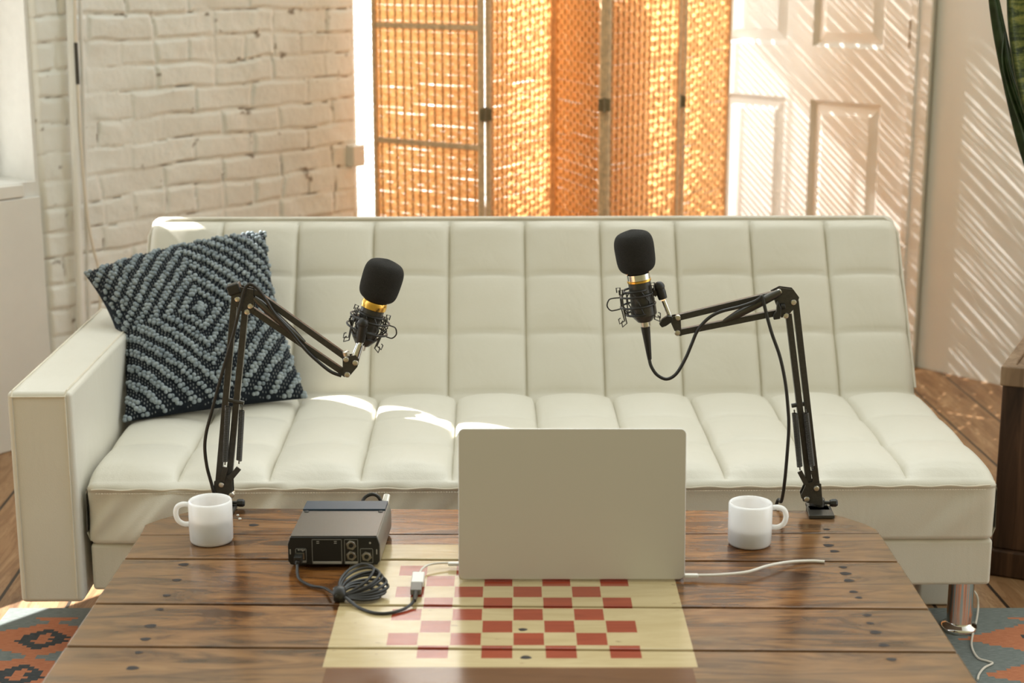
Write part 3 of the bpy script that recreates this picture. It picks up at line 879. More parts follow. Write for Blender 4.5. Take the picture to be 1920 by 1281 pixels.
# backrest
tilt = R(36.5)
bd = (math.sin(tilt), math.cos(tilt)); bn = (-math.cos(tilt), math.sin(tilt))
B0 = (0.565, 0.335); BL = 0.487
prof, nrm, tf = [], [], []
nj = 64
for j in range(nj):
    s = BL * j / (nj - 1)
    prof.append((B0[0] + bd[0] * s, B0[1] + bd[1] * s)); nrm.append(bn)
    ph = abs(math.sin(math.pi * (s - 0.045) / (BL - 0.045) * 3))
    k = min(1.0, (BL - s) / 0.03) ** 0.5
    tf.append((ph, k))
tcx = (B0[0] + bd[0] * BL - bn[0] * 0.022, B0[1] + bd[1] * BL - bn[1] * 0.022)
for a in (25, 50, 75, 90):
    c_, s_ = math.cos(R(a)), math.sin(R(a))
    prof.append((tcx[0] + (bn[0] * c_ + bd[0] * s_) * 0.022, tcx[1] + (bn[1] * c_ + bd[1] * s_) * 0.022)); nrm.append((bn[0] * c_ + bd[0] * s_, bn[1] * c_ + bd[1] * s_)); tf.append(None)
th = 0.12
prof.append((tcx[0] - bn[0] * (th - 0.04) + bd[0] * 0.022, tcx[1] - bn[1] * (th - 0.04) + bd[1] * 0.022)); nrm.append(bd); tf.append(None)
for s in (BL - 0.01, BL * 0.5, 0.05):
    prof.append((B0[0] + bd[0] * s - bn[0] * th, B0[1] + bd[1] * s - bn[1] * th)); nrm.append((-bn[0], -bn[1])); tf.append(None)
V = tuft_grid(prof, nrm, tf, 281, -UW - 0.022, UW - 0.008, 10, 0.027, None, 0.36, 0.03, None, 13)
mb = MB(SO); closed_ends(mb, V, 281, len(prof))
back = mb.build('backrest', M['leather'], sofa, smooth=True, angle=75)
mb = MB(SO)
def bkp(u, s, d): return S(u, B0[0] + bd[0] * s + bn[0] * d, B0[1] + bd[1] * s + bn[1] * d)
e = 0.012
pp = [bkp(-UW - 0.018 + e * 0, 0.06, 0.004)] + [bkp(-UW - 0.018, s, 0.002) for s in (0.2, 0.36, 0.45)] + [bkp(-UW - 0.008, BL - 0.008, 0.0), bkp(-UW + 0.03, BL + 0.006, 0.0)]
pp += [bkp(-UW + 0.03 + (2 * UW - 0.07) * i / 30, BL + 0.0065, 0.001 * math.sin(i)) for i in range(1, 31)]
pp += [bkp(UW - 0.022, BL - 0.006, 0.0), bkp(UW - 0.012, 0.45, 0.002)] + [bkp(UW - 0.012, s, 0.002) for s in (0.36, 0.2, 0.06)]
mb.tube(pp, 0.0034, 8)
mb.build('piping', M['piping'], back, smooth=True)

# base skirt below the seat
mb = MB(SO)
ROT = Matrix.Rotation(SA, 3, 'Z')
mb.box(S(0.003, 0.425, 0.190), (2 * UW - 0.012, 0.84, 0.094), ROT)
mb.build('base', M['leather'], sofa, bevel=0.008, seg=3)
# arm: front panel, top, seams
AU0, AU1, AV0, AV1, AZ0, AZ1 = -0.997, -0.8765, -0.02, 0.74, 0.128, 0.545
mb = MB(SO)
mb.box(S((AU0 + AU1) / 2, (AV0 + AV1) / 2, (AZ0 + AZ1) / 2), (AU1 - AU0, AV1 - AV0, AZ1 - AZ0), ROT)
arm = mb.build('arm', M['leather'], sofa, bevel=0.010, seg=3)
mb = MB(SO)
q = 0.001
mb.tube([S(AU0 + 0.010, AV0 - q, AZ0 + 0.01), S(AU0 + 0.010, AV0 - q, AZ1 - 0.008), S(AU0 + 0.01, AV0 + 0.008, AZ1 + q), S(AU0 + 0.010, AV1 - 0.02, AZ1 + q)], 0.0019, 6)
mb.tube([S(AU1 - 0.012, AV0 - q, AZ0 + 0.01), S(AU1 - 0.012, AV0 - q, AZ1 - 0.008), S(AU1 - 0.01, AV0 + 0.008, AZ1 + q), S(AU1 - 0.010, AV1 - 0.02, AZ1 + q)], 0.0019, 6)
mb.tube([S(AU0 + 0.008, AV0 - q, AZ1 - 0.009), S(AU1 - 0.010, AV0 - q, AZ1 - 0.009)], 0.0019, 6)
mb.build('seam', M['thread'], arm)
# chrome legs
for (u, v) in ((0.848, 0.115), (-0.80, 0.115), (0.80, 0.72), (-0.80, 0.72)):
    p = S(u, v, 0); on = 0.007 if v < 0.2 else 0.0
    mb = MB(SO)
    mb.lathe([(0.036, on), (0.037, on + 0.006), (0.034, on + 0.011), (0.027, on + 0.014), (0.0255, on + 0.018), (0.0255, 0.1425)], p, n=36)
    lab(mb.build('leg', M['chrome'], sofa, smooth=True, angle=50), 'round chrome leg')

# ================================================================ CUSHION
cA, cB, cC, cD = P(232, 792, 3.335), P(574, 747, 3.50), P(497, 437, 3.69), P(158, 514, 3.60)
ctr = (cA + cB + cC + cD) / 4
cush = thing('throw_pillow', 'blue diamond-patterned knobbly throw pillow leaning in the left corner of the cream sofa', 'pillow', (cA + cB) / 2)
cn = ((cB - cA).cross(cD - cA)).normalized()
if cn.y > 0: cn = -cn
def cpos(u, v, side=1, lift=0.0):
    k = 0.085 if u > 0 else 0.18
    uu = u * (1 - k * (1 - v * v)); vv = v * (1 + (0.035 if v > 0 else -0.03) * (1 - u * u))
    a, b = (uu + 1) / 2, (vv + 1) / 2
    p = cA * (1 - a) * (1 - b) + cB * a * (1 - b) + cC * a * b + cD * (1 - a) * b
    h = 0.078 * (max(0, 1 - u * u) * max(0, 1 - v * v)) ** 0.42
    return p + cn * ((h + lift) * side if side > 0 else -(h * 0.45))
N = 41
mb = MB(cush.location)
prm = [math.sin(math.pi / 2 * (-1 + 2 * i / (N - 1))) for i in range(N)]
mb.grid([cpos(u, v) for u in prm for v in prm], N, N)
mb.grid([cpos(u, v, -1) for u in prm for v in prm], N, N)
mb.build('cover', M['navy'], cush, smooth=True, angle=180)
yb = MB(cush.location); fl = MB(cush.location)
HS = 0.19
rnd = random.Random(5)
r = 0.045
def l1walk(r, step, fn):
    # walk the square |u|+|v| = r
    for q in range(4):
        n = max(2, int(r * HS * math.sqrt(2) / step))
        for i in range(n):
            t = i / n
            a, b = r * (1 - t), r * t
            u, v = ((a, b), (-b, a), (-a, -b), (b, -a))[q]
            if abs(u) < 1.0 and abs(v) < 1.0: fn(u, v)
idx = 0
while r < 2.0:
    for sub in (-0.022, 0.022):
        def put(u, v):
            j = lambda: (rnd.random() - 0.5) * 0.02
            p = cpos(min(.99, max(-.99, u + j())), min(.99, max(-.99, v + j())), 1, 0.002)
            s = 0.0056 * (0.85 + 0.3 * rnd.random())
            yb.ball(p, s, 7, 5, (1, 0.95, 0.92), Matrix.Rotation(rnd.random() * 3, 3, 'Z'))
        if r + sub > 0.02: l1walk(r + sub, 0.0106, put)
    def put2(u, v):
        p = cpos(u, v, 1, 0.0006)
        fl.ball(p, 0.0021, 5, 3, (0.7, 0.7, 1.3))
    l1walk(r + 0.074, 0.0085, put2); l1walk(r + 0.112, 0.0085, put2)
    r += 0.192; idx += 1
lab(yb.build('yarn_loops', M['yarn'], cush, smooth=True, angle=180, fix=False), 'slate blue yarn loops in diamonds')
fl.build('stitches', M['fleck'], cush, smooth=True, angle=180, fix=False)

# ================================================================ RUG
rug = MB((-0.05, 3.242, 0.0))
rug.box((0.375, 2.24, 0.0035), (2.85, 2.0, 0.0065))
tag(rug.build('rug', M['rug'], bevel=0.002), 'flat-woven grey and coral rug under the wooden table', 'rug')

# ================================================================ COFFEE TABLE
TZ, TT = 0.40, 0.045
table = thing('coffee_table', 'low varnished plank table with a painted red checkerboard and clipped corners', 'table', (0, TBY, 0))
X0, X1, YB, YF, CH = -0.622, 0.614, 2.722, 1.66, 0.10
outline = [(X0, YF + CH), (X0 + CH, YF), (X1 - CH, YF), (X1, YF + CH)]
# clipped, softly curved back corners
bl_ = [PZ(x, y, TZ) for x, y in ((262, 1003), (271, 984), (300, 973), (350, 960), (420, 953))]
br_ = [PZ(x, y, TZ) for x, y in ((1520, 957), (1580, 968), (1620, 981), (1643, 992), (1652, 1003))]
outline += [(p.x, p.y) for p in reversed(br_)] + [(p.x, p.y) for p in reversed(bl_)]
def clip(poly, y, keep_above):
    out = []
    for i in range(len(poly)):
        a, b = poly[i], poly[(i + 1) % len(poly)]
        ia = (a[1] >= y(a[0])) == keep_above; ib = (b[1] >= y(b[0])) == keep_above
        if ia: out.append(a)
        if ia != ib:
            fa, fb_ = a[1] - y(a[0]), b[1] - y(b[0]); t = fa / (fa - fb_)
            out.append((a[0] + (b[0] - a[0]) * t, a[1] + (b[1] - a[1]) * t))
    return out
def seamline(yl, yr):
    a, b = PZ(200, yl, TZ), PZ(1700, yr, TZ)
    return lambda x, a=a, b=b: a.y + (b.y - a.y) * (x - a.x) / (b.x - a.x)
seams = [seamline(1003, 1000), seamline(1047, 1053), seamline(1131.5, 1141.5), seamline(1212, 1222)]
y5, y6 = 1.985, 1.83
seams += [lambda x: y5, lambda x: y6]
bounds = [lambda x: 9.0] + seams + [lambda x: -9.0]
G = 0.0031
holes_px = [[(1550, 993)], [(1550, 1008), (1553, 1023), (1564, 1034)], [(1581, 1064), (1585, 1076), (1591, 1089), (1600, 1110), (1610, 1121)],
            [(1626, 1154), (1631, 1169), (1641, 1186), (1657, 1210)], [(1672, 1237)], []]
holes_l = [[(475, 985)], [], [(345, 1059), (332, 1088), (312, 1117)], [(300, 1143), (283, 1174), (273, 1199), (1010 - 30, 1181)], [(260, 1224), (248, 1253), (986, 1233)], []]
for i in range(7):
    up, dn = bounds[i], bounds[i + 1]
    poly = outline
    gp = G if i != 1 else 0.0010
    if i > 0: poly = clip(poly, lambda x, f=up, g=(0.0010 if i == 1 else G): f(x) - g, False)
    if i < 6: poly = clip(poly, lambda x, f=dn, g=(0.0010 if i == 0 else G): f(x) + g, True)
    mb = MB((0, TBY, 0))
    mb.prism([(x, y, TZ - TT) for x, y in poly], (0, 0, TT))
    if i < 6:
        mb.cur = 1
        for k, (x, y) in enumerate(holes_px[i] + holes_l[i]):
            p = PZ(x, y, TZ); rr = 0.0058 * (0.75 + 0.5 * ((k * 37 + i * 11) % 10) / 10)
            mb.add([(p.x + rr * 1.3 * math.cos(a) * (1 + 0.2 * math.sin(3 * a + k)), p.y + rr * math.sin(a), TZ + 0.0003) for a in [2 * math.pi * q / 14 for q in range(14)]], [tuple(range(14))])
    mb.build('plank', [M['table'], M['nail_hole']], table, bevel=0.0024, seg=2)
mb = MB((0, TBY, 0))
for x in (-0.42, 0.42): mb.box((x, (YB + YF) / 2, TZ - TT - 0.03), (0.07, YB - YF - 0.14, 0.058))
for y in (1.80, 2.58): mb.box((0, y, TZ - TT - 0.03), (0.76, 0.05, 0.058))
mb.build('underframe', M['table_dark'], table)
for x in (-0.42, 0.42):
    for y in (1.80, 2.56):
        mb = MB((0, TBY, 0)); mb.box((x, y, 0.0072 + 0.1425), (0.065, 0.065, 0.285))
        mb.build('leg', M['table_dark'], table, bevel=0.004)

# ================================================================ LAPTOP
LX0, LX1 = PZ(860, 1090, TZ).x, PZ(1284, 1090, TZ).x
LY = PZ(1072, 1091, TZ).y
lap = thing('laptop', 'open silver laptop standing on the checkerboard with its lid back to the camera', 'laptop', ((LX0 + LX1) / 2, LY + 0.1, TZ))
def rrect(w_, h_, r_, n=6):
    out = []
    for cx, cy, a0 in ((w_ / 2 - r_, h_ / 2 - r_, 0), (-w_ / 2 + r_, h_ / 2 - r_, 90), (-w_ / 2 + r_, -h_ / 2 + r_, 180), (w_ / 2 - r_, -h_ / 2 + r_, 270)):
        for k in range(n + 1):
            a = R(a0 + 90 * k / n); out.append((cx + r_ * math.cos(a), cy + r_ * math.sin(a)))
    return out
LWD = LX1 - LX0; LXC = (LX0 + LX1) / 2
mb = MB(lap.location)
mb.prism([(LXC + x, LY + 0.012 + 0.118 + y, TZ + 0.0012) for x, y in rrect(LWD, 0.236, 0.010)], (0, 0, 0.0105))
lb_ = mb.build('base', M['aluminium'], lap, bevel=0.0012)
kb = MB(lap.location)
for rw in range(6):
    for cl in range(14):
        kb.box((LXC - 0.135 + cl * 0.0207, LY + 0.045 + rw * 0.0185, TZ + 0.0122), (0.0165, 0.0150, 0.0012))
kb.build('keyboard', M['black_plastic'], lb_)
la = R(7)
lx, ly = Vector((1, 0, 0)), Vector((0, math.sin(la), math.cos(la))); ln = Vector((0, -math.cos(la), math.sin(la)))
LH = 0.2335
hc = Vector((LXC, LY + 0.001, TZ + 0.003))
mb = MB(lap.location)
mb.prism([hc + lx * x + ly * (y + LH / 2) for x, y in rrect(LWD, LH, 0.009)], -ln * 0.0048)
lid = mb.build('lid', M['aluminium'], lap, bevel=0.0014, seg=3)
mb = MB(lap.location)
mb.prism([hc + lx * x + ly * (y + LH / 2 + 0.002) - ln * 0.0049 for x, y in rrect(LWD - 0.012, LH - 0.014, 0.005)], -ln * 0.0005)
mb.build('screen', M['screen_black'], lid)

# charging cable on the right of the laptop
cp = [PZ(1286, 1080, TZ + 0.007), PZ(1310, 1079, TZ + 0.007), PZ(1350, 1078, TZ + 0.008), PZ(1400, 1073, TZ + 0.010), PZ(1440, 1061, TZ + 0.010), PZ(1480, 1054, TZ + 0.006), PZ(1520, 1052, TZ + 0.003), PZ(1546, 1053.5, TZ + 0.0025), PZ(1600, 1060, TZ + 0.0025), (0.66, 2.50, TZ - 0.03), (0.70, 2.50, 0.25), (0.72, 2.50, 0.05)]
cp = cp[:8]
cab = thing('charging_cable', 'white charging cable lying on the table right of the silver laptop', 'cable', cp[3])
mb = MB(cp[3]); mb.tube(spline(cp, 8), 0.0023, 10); mb.build('cord', M['cable_white'], cab, smooth=True)
mb = MB(cp[3]); mb.box((cp[0] + cp[1]) / 2 - Vector((0.002, 0, 0)), (0.022, 0.008, 0.0055)); mb.build('plug', M['plastic_white'], cab, bevel=0.0015)

# ================================================================ MUGS
MR, MHT = 0.0355, 0.071
def make_mug(px, py, label, flip, level, first=None):
    base = PZ(px, py, TZ); base = Vector((base.x, base.y, TZ + 0.0006))
    m_ = thing('mug', label, 'mug', base, 'milk glass mugs on the table')
    if first is None:
        b = MB((0, 0, 0))
        rr = MR
        b.lathe([(0.0, 0.0), (rr - 0.006, 0.0), (rr - 0.002, 0.0015), (rr - 0.0005, 0.005), (rr, 0.02), (rr, MHT - 0.003), (rr - 0.001, MHT - 0.0006), (rr - 0.0025, MHT), (rr - 0.004, MHT - 0.0015), (rr - 0.0045, MHT - 0.006), (rr - 0.0045, 0.010), (rr - 0.008, 0.0055), (0.0, 0.005)], n=56, cap=False)
        bo = b.build('body', M['milk_glass'], m_, smooth=True, angle=60)
        h = MB((0, 0, 0))
        pts = spline([(rr - 0.003, 0, 0.060), (rr + 0.010, 0, 0.061), (rr + 0.020, 0, 0.056), (rr + 0.0235, 0, 0.045), (rr + 0.020, 0, 0.033), (rr + 0.010, 0, 0.027), (rr - 0.003, 0, 0.028)], 6)
        h.tube(pts, 0.0043, 12)
        ho = h.build('handle', M['milk_glass'], m_, smooth=True, angle=60)
    else:
        for ch in first.children:
            if ch.name.startswith(('body', 'handle')):
                c = ch.copy(); COL.objects.link(c); c.parent = m_
    cf = MB((0, 0, 0))
    cf.lathe([(0.0, 0.0062), (MR - 0.009, 0.0062), (MR - 0.0052, 0.0105), (MR - 0.0052, level), (0.0, level + 0.0002)], n=48, cap=False)
    cf.build('coffee', M['coffee'], m_, smooth=True, angle=40)
    m_.rotation_euler = (0, 0, flip)
    return m_
mug1 = make_mug(397, 1015, 'white milk glass mug of coffee at the left end of the table', R(172), 0.040)
mug2 = make_mug(1405, 1020, 'white milk glass mug right of the silver laptop', R(4), 0.028, mug1)

for k, (x, y, s) in enumerate(((446, 968, 0.0022), (450, 975, 0.0026))):
    p = PZ(x, y, TZ)
    mb = MB(p); mb.ball(p + Vector((0, 0, s * 0.75)), s, 7, 5, (1.2, 0.9, 0.8))
    tag(mb.build('crumb', M['crumb']), 'tiny white crumb on the table right of the left mug', 'crumb', 'crumbs beside the left mug')

# ================================================================ AUDIO INTERFACE
IZ = TZ + 0.005
f0, f1 = PZ(540, 1060, IZ), PZ(713, 1060, IZ)
IWD = f1.x - f0.x; IXC = (f0.x + f1.x) / 2; IY0 = (f0.y + f1.y) / 2
IHT, IDP = 0.046, 0.165
ifc = thing('audio_interface', 'dark metal audio interface box with black connector panel left of the laptop', 'audio interface', (IXC, IY0 + IDP / 2, TZ))
def I(x, y, z): return Vector((IXC + x - 0.006 * y / IDP * -1, IY0 + y, IZ + z))
mb = MB(ifc.location)
prof = [(-IWD / 2 + 0.004, 0), (IWD / 2 - 0.004, 0), (IWD / 2, 0.006), (IWD / 2, IHT - 0.012), (IWD / 2 - 0.004, IHT), (-IWD / 2 + 0.004, IHT), (-IWD / 2, IHT - 0.012), (-IWD / 2, 0.006)]
mb.prism([I(x, 0.004, z) for x, z in prof], I(0, IDP, 0) - I(0, 0.004, 0))
body = mb.build('housing', M['iface_edge'], ifc, bevel=0.0015)
mb = MB(ifc.location)
mb.prism([I(-IWD / 2 + 0.005, 0.002, IHT), I(IWD / 2 - 0.005, 0.002, IHT), I(IWD / 2 - 0.005, IDP - 0.043, IHT), I(-IWD / 2 + 0.005, IDP - 0.043, IHT)], (0, 0, 0.0018))
mb.build('top_plate', M['iface_top'], ifc, bevel=0.0006)
mb = MB(ifc.location)
mb.prism([I(-IWD / 2 + 0.005, IDP - 0.041, IHT - 0.001), I(IWD / 2 - 0.005, IDP - 0.041, IHT - 0.001), I(IWD / 2 - 0.005, IDP + 0.001, IHT - 0.001), I(-IWD / 2 + 0.005, IDP + 0.001, IHT - 0.001)], (0, 0, 0.005))
lab(mb.build('front_strip', M['iface_blue'], ifc, bevel=0.0008), 'dark blue strip along the far edge')
mb = MB(ifc.location)
prof2 = [(x * 0.99, 0.0008 + z * 0.985) for x, z in prof]
mb.prism([I(x, -0.0005, z) for x, z in prof2], (0, 0.005, 0))
rear = mb.build('connector_panel', M['iface_black'], ifc, bevel=0.001)
for sx in (-1, 1):
    s = MB(ifc.location); s.lathe([(0.0042, 0), (0.0042, 0.0012), (0.002, 0.0016)], I(sx * (IWD / 2 - 0.012), IDP - 0.048, IHT + 0.0015), n=14)
    s.build('screw', M['black_plastic'], ifc)
for sx in (-1, 1):
    for yy in (0.02, IDP - 0.02):
        ft = MB(ifc.location); ft.lathe([(0.008, -0.0048), (0.008, 0.001)], I(sx * (IWD / 2 - 0.018), yy, 0), n=14)
        ft.build('rubber_foot', M['black_rubber'], ifc)
def fr_rect(mb, x0, x1, z0, z1, t_=0.0010):
    y = -0.0009
    for (a, b, c, d) in ((x0, x1, z0, z0 + t_), (x0, x1, z1 - t_, z1), (x0, x0 + t_, z0, z1), (x1 - t_, x1, z0, z1)):
        mb.box(I((a + b) / 2, y, (c + d) / 2), (b - a, 0.0006, d - c))
lp = MB(ifc.location)
H2 = IWD / 2
def fx(k): return -H2 + IWD * k          # fraction across the panel
fr_rect(lp, fx(.085), fx(.205), 0.004, 0.028)
fr_rect(lp, fx(.265), fx(.59), 0.002, 0.043)
fr_rect(lp, fx(.615), fx(.765), 0.002, 0.043)
fr_rect(lp, fx(.785), fx(.925), 0.004, 0.028)
lp.build('printed_outlines', M['line_grey'], rear)
for k_, wz, zz, hz in ((.4275, .32, .0045, .0042), (.69, .145, .0045, .0042), (.18, .04, .0062, .0036)):
    lg = MB(ifc.location); lg.box(I(fx(k_), -0.0009, zz), (IWD * wz, 0.0006, hz)); lg.build('label_strip', M['label_grey'], rear)
for k in (.03, .965):
    lg = MB(ifc.location); lg.box(I(fx(k), -0.0009, 0.0225), (0.0016, 0.0006, 0.008)); lg.build('side_slot', M['label_grey'], rear)
for k, zz in ((.33, .0395), (.33, .0365), (.52, .0395), (.52, .0365)):
    lg = MB(ifc.location); lg.box(I(fx(k), -0.0009, zz), (0.0042, 0.0006, 0.0010)); lg.build('small_mark', M['label_grey'], rear)
lg = MB(ifc.location)
# usb trident mark
ux, uz = fx(.15), 0.0255
lg.box(I(ux, -0.0009, uz), (0.0095, 0.0006, 0.0010)); lg.lathe([(0.0011, 0), (0.0011, 0.0006)], I(ux - 0.0045, -0.0006, uz), (0, -1, 0), 12)
lg.prism([I(ux + 0.0042, -0.0006, uz + 0.0012), I(ux + 0.0042, -0.0006, uz - 0.0012), I(ux + 0.0064, -0.0006, uz)], (0, -0.0006, 0))
lg.bar(I(ux - 0.002, -0.0009, uz), I(ux + 0.0008, -0.0009, uz + 0.0018), 0.0006, 0.0006); lg.box(I(ux + 0.0016, -0.0009, uz + 0.0018), (0.0017, 0.0006, 0.0015))
lg.bar(I(ux - 0.0008, -0.0009, uz), I(ux + 0.0018, -0.0009, uz - 0.0017), 0.0006, 0.0006); lg.lathe([(0.0009, 0), (0.0009, 0.0006)], I(ux + 0.0024, -0.0006, uz - 0.0017), (0, -1, 0), 10)
lg.build('trident_mark', M['label_grey'], rear)
def jack(x, z):
    j = MB(ifc.location)
    j.lathe([(0.0038, 0.0030), (0.0062, 0.0034), (0.0066, 0.0028), (0.0066, 0.0)], I(x, 0, z), (0, -1, 0), 24, cap=False)
    j.lathe([(0.0084, 0), (0.0084, 0.0015), (0.0066, 0.0018)], I(x, 0, z), (0, -1, 0), 6, cap=False)
    j.cur = 1
    j.lathe([(0.0038, 0.0030), (0.0036, 0.0019), (0.0, 0.0019)], I(x, 0, z), (0, -1, 0), 24, cap=False)
    j.build('jack_socket', [M['jack'], M['iface_black']], rear)
jack(fx(.69), 0.0335); jack(fx(.69), 0.0160); jack(fx(.855), 0.0150)
s = MB(ifc.location); s.lathe([(0.0016, 0), (0.0016, 0.001)], I(fx(.895), -0.0005, 0.037), (0, -1, 0), 12); s.build('indicator', M['label_grey'], rear)
s = MB(ifc.location); s.box(I(fx(.14), -0.0012, 0.0155), (0.012, 0.0012, 0.0105)); s.build('usb_port', M['steel'], rear)

# ---- the usb cable, coiled and tied
uc0 = [I(fx(.115), -0.012, 0.012), PZ(558, 1078, TZ + 0.006), PZ(566, 1090, TZ + 0.004), PZ(585, 1099, TZ + 0.004), PZ(608, 1103, TZ + 0.005), PZ(622, 1111, TZ + 0.010), PZ(632, 1118, TZ + 0.014)]
knot = PZ(636, 1114, TZ + 0.012)
usb = thing('usb_cable', 'coiled black USB cable tied in a bundle in front of the audio interface', 'cable', knot)
mb = MB(knot)
mb.tube(spline(uc0, 8), 0.0023, 10)
rn = random.Random(3)
tops = [(692, 1056, .040), (704, 1064, .036), (712, 1072, .028), (719, 1080, .022), (724, 1090, .014), (720, 1100, .008), (712, 1110, .004)]
ends = []
for k, (tx, ty, lift) in enumerate(tops):
    far = PZ(tx, ty + 4, TZ + 0.003 + lift * 0.75)
    dv = far - knot; L = dv.length; dv.normalize()
    sd_ = Vector((0, 0, 1)).cross(dv).normalized()
    lo = 0.017 + 0.008 * rn.random()
    up = Vector((0, 0, 0.4 + 0.2 * rn.random()))
    def q_(f, s_, h_): return knot + dv * L * f + sd_ * s_ + Vector((0, 0, h_))
    zl = lambda f: 0
    pts = [q_(0, 0.002 * rn.random(), -0.002), q_(0.3, lo * 0.8, 0.004), q_(0.65, lo, 0.004), q_(0.92, lo * 0.65, 0.002), q_(1.0, 0, 0.0), q_(0.92, -lo * 0.7, -0.001), q_(0.6, -lo, -0.002), q_(0.28, -lo * 0.7, -0.003), q_(0, -0.002 * rn.random(), -0.005)]
    for p in pts: p.z = max(p.z, TZ + 0.0028)
    mb.tube(spline(pts, 7), 0.0023, 8)
tail = [PZ(640, 1116, TZ + 0.012), PZ(656, 1127, TZ + 0.007), PZ(672, 1139, TZ + 0.003), PZ(700, 1149, TZ + 0.0025), PZ(728, 1150, TZ + 0.0025), PZ(755, 1143, TZ + 0.003), PZ(770, 1134, TZ + 0.005), PZ(777, 1125, TZ + 0.007)]
mb.tube(spline(tail, 8), 0.0023, 10)
mb.build('cord', M['black_rubber'], usb, smooth=True)
mb = MB(knot); dv = Vector((0.9, 0.1, 0)).normalized()
mb.lathe([(0.009, -0.009), (0.0115, -0.006), (0.0125, 0), (0.0115, 0.007), (0.008, 0.010)], knot, dv, 18); mb.build('cable_tie', M['black_rubber'], usb, smooth=True, angle=50)
mb = MB(knot); a_ = I(fx(.125), -0.001, 0.0155); mb.box(a_ + Vector((0, -0.009, -0.001)), (0.0125, 0.018, 0.011)); mb.tube([a_ + Vector((0, -0.017, -0.002)), uc0[0] + Vector((0, -0.008, -0.004))], [0.0042, 0.003], 10)
mb.build('square_plug', M['black_plastic'], usb, bevel=0.001)
pa, pb, pc = PZ(777, 1127, TZ + 0.007), PZ(780, 1110, TZ + 0.007), PZ(781, 1098, TZ + 0.007)
dvx = (pc - pa).normalized(); sdx = dvx.cross(Vector((0, 0, 1)))
mrot = Matrix((sdx, dvx, Vector((0, 0, 1)))).transposed()
mb = MB(knot); mb.tube([pa, pb], [0.0028, 0.0042], 10); mb.build('strain_relief', M['black_rubber'], usb, smooth=True)
mb = MB(knot); mb.box((pb + pc) / 2 + dvx * 0.001, (0.0165, (pc - pb).length + 0.006, 0.0085), mrot); lab(mb.build('plug', M['grey_plug'], usb, bevel=0.001), 'grey flat plug')
# white adapter into the laptop
ad0, ad1 = pc + dvx * 0.004, PZ(786, 1077, TZ + 0.007)
adp = thing('usb_adapter', 'short white adapter lead joining the black cable to the laptop', 'adapter', (ad0 + ad1) / 2)
mb = MB(adp.location); mb.box((ad0 + ad1) / 2, (0.019, (ad1 - ad0).length, 0.0095), mrot); mb.build('socket_block', M['plastic_white'], adp, bevel=0.0018)
cl = [ad1, PZ(790, 1069, TZ + 0.008), PZ(800, 1061, TZ + 0.009), PZ(815, 1057, TZ + 0.009), PZ(835, 1056, TZ + 0.008), PZ(846, 1056.5, TZ + 0.0075)]
mb = MB(adp.location); mb.tube(spline(cl, 6), 0.0017, 8); mb.build('cord', M['cable_white'], adp, smooth=True)
mb = MB(adp.location); mb.box(PZ(852, 1057.5, TZ + 0.0075), (0.020, 0.0085, 0.005)); mb.build('plug', M['plastic_white'], adp, bevel=0.0012)
# dark leads behind the interface
iy = IY0 + IDP
bc = [Vector((IXC + 0.028, iy - 0.004, TZ + 0.028)), Vector((IXC + 0.030, iy + 0.020, TZ + 0.050)), Vector((IXC + 0.045, iy + 0.026, TZ + 0.058)), Vector((IXC + 0.058, iy + 0.022, TZ + 0.050)), Vector((IXC + 0.062, iy + 0.020, TZ + 0.02)), Vector((IXC + 0.06, iy + 0.03, TZ + 0.003))]
bk = thing('microphone_lead', 'loop of dark lead behind the audio interface', 'cable', bc[-1])
mb = MB(bc[-1]); mb.tube(spline(bc, 6), 0.003, 8); mb.build('cord', M['black_rubber'], bk, smooth=True)
mb = MB(bc[-1]); mb.tube([Vector((IXC + 0.064, iy + 0.006, TZ + 0.030)), Vector((IXC + 0.069, iy + 0.034, TZ + 0.053))], [0.0075, 0.006], 14); mb.build('plug', M['steel'], bk, smooth=True, angle=50)

# ================================================================ BOOM ARMS
YD = Vector((0, 1, 0))
def bolt(mb, c, r=0.0052):
    mb.lathe([(r, 0), (r, 0.0016), (r * 0.8, 0.003), (r * 0.45, 0.0034)], c, (0, -1, 0), 14)
def spring(mb, a, b, r, turns, wr_):
    a, b = Vector(a), Vector(b); x = (b - a); L = x.length; x.normalize(); u = x.orthogonal().normalized(); v = x.cross(u)
    n = int(turns * 9)
    mb.tube([a + x * L * i / n + (u * math.cos(i / 9 * 2 * math.pi) + v * math.sin(i / 9 * 2 * math.pi)) * r for i in range(n + 1)], wr_, 5)

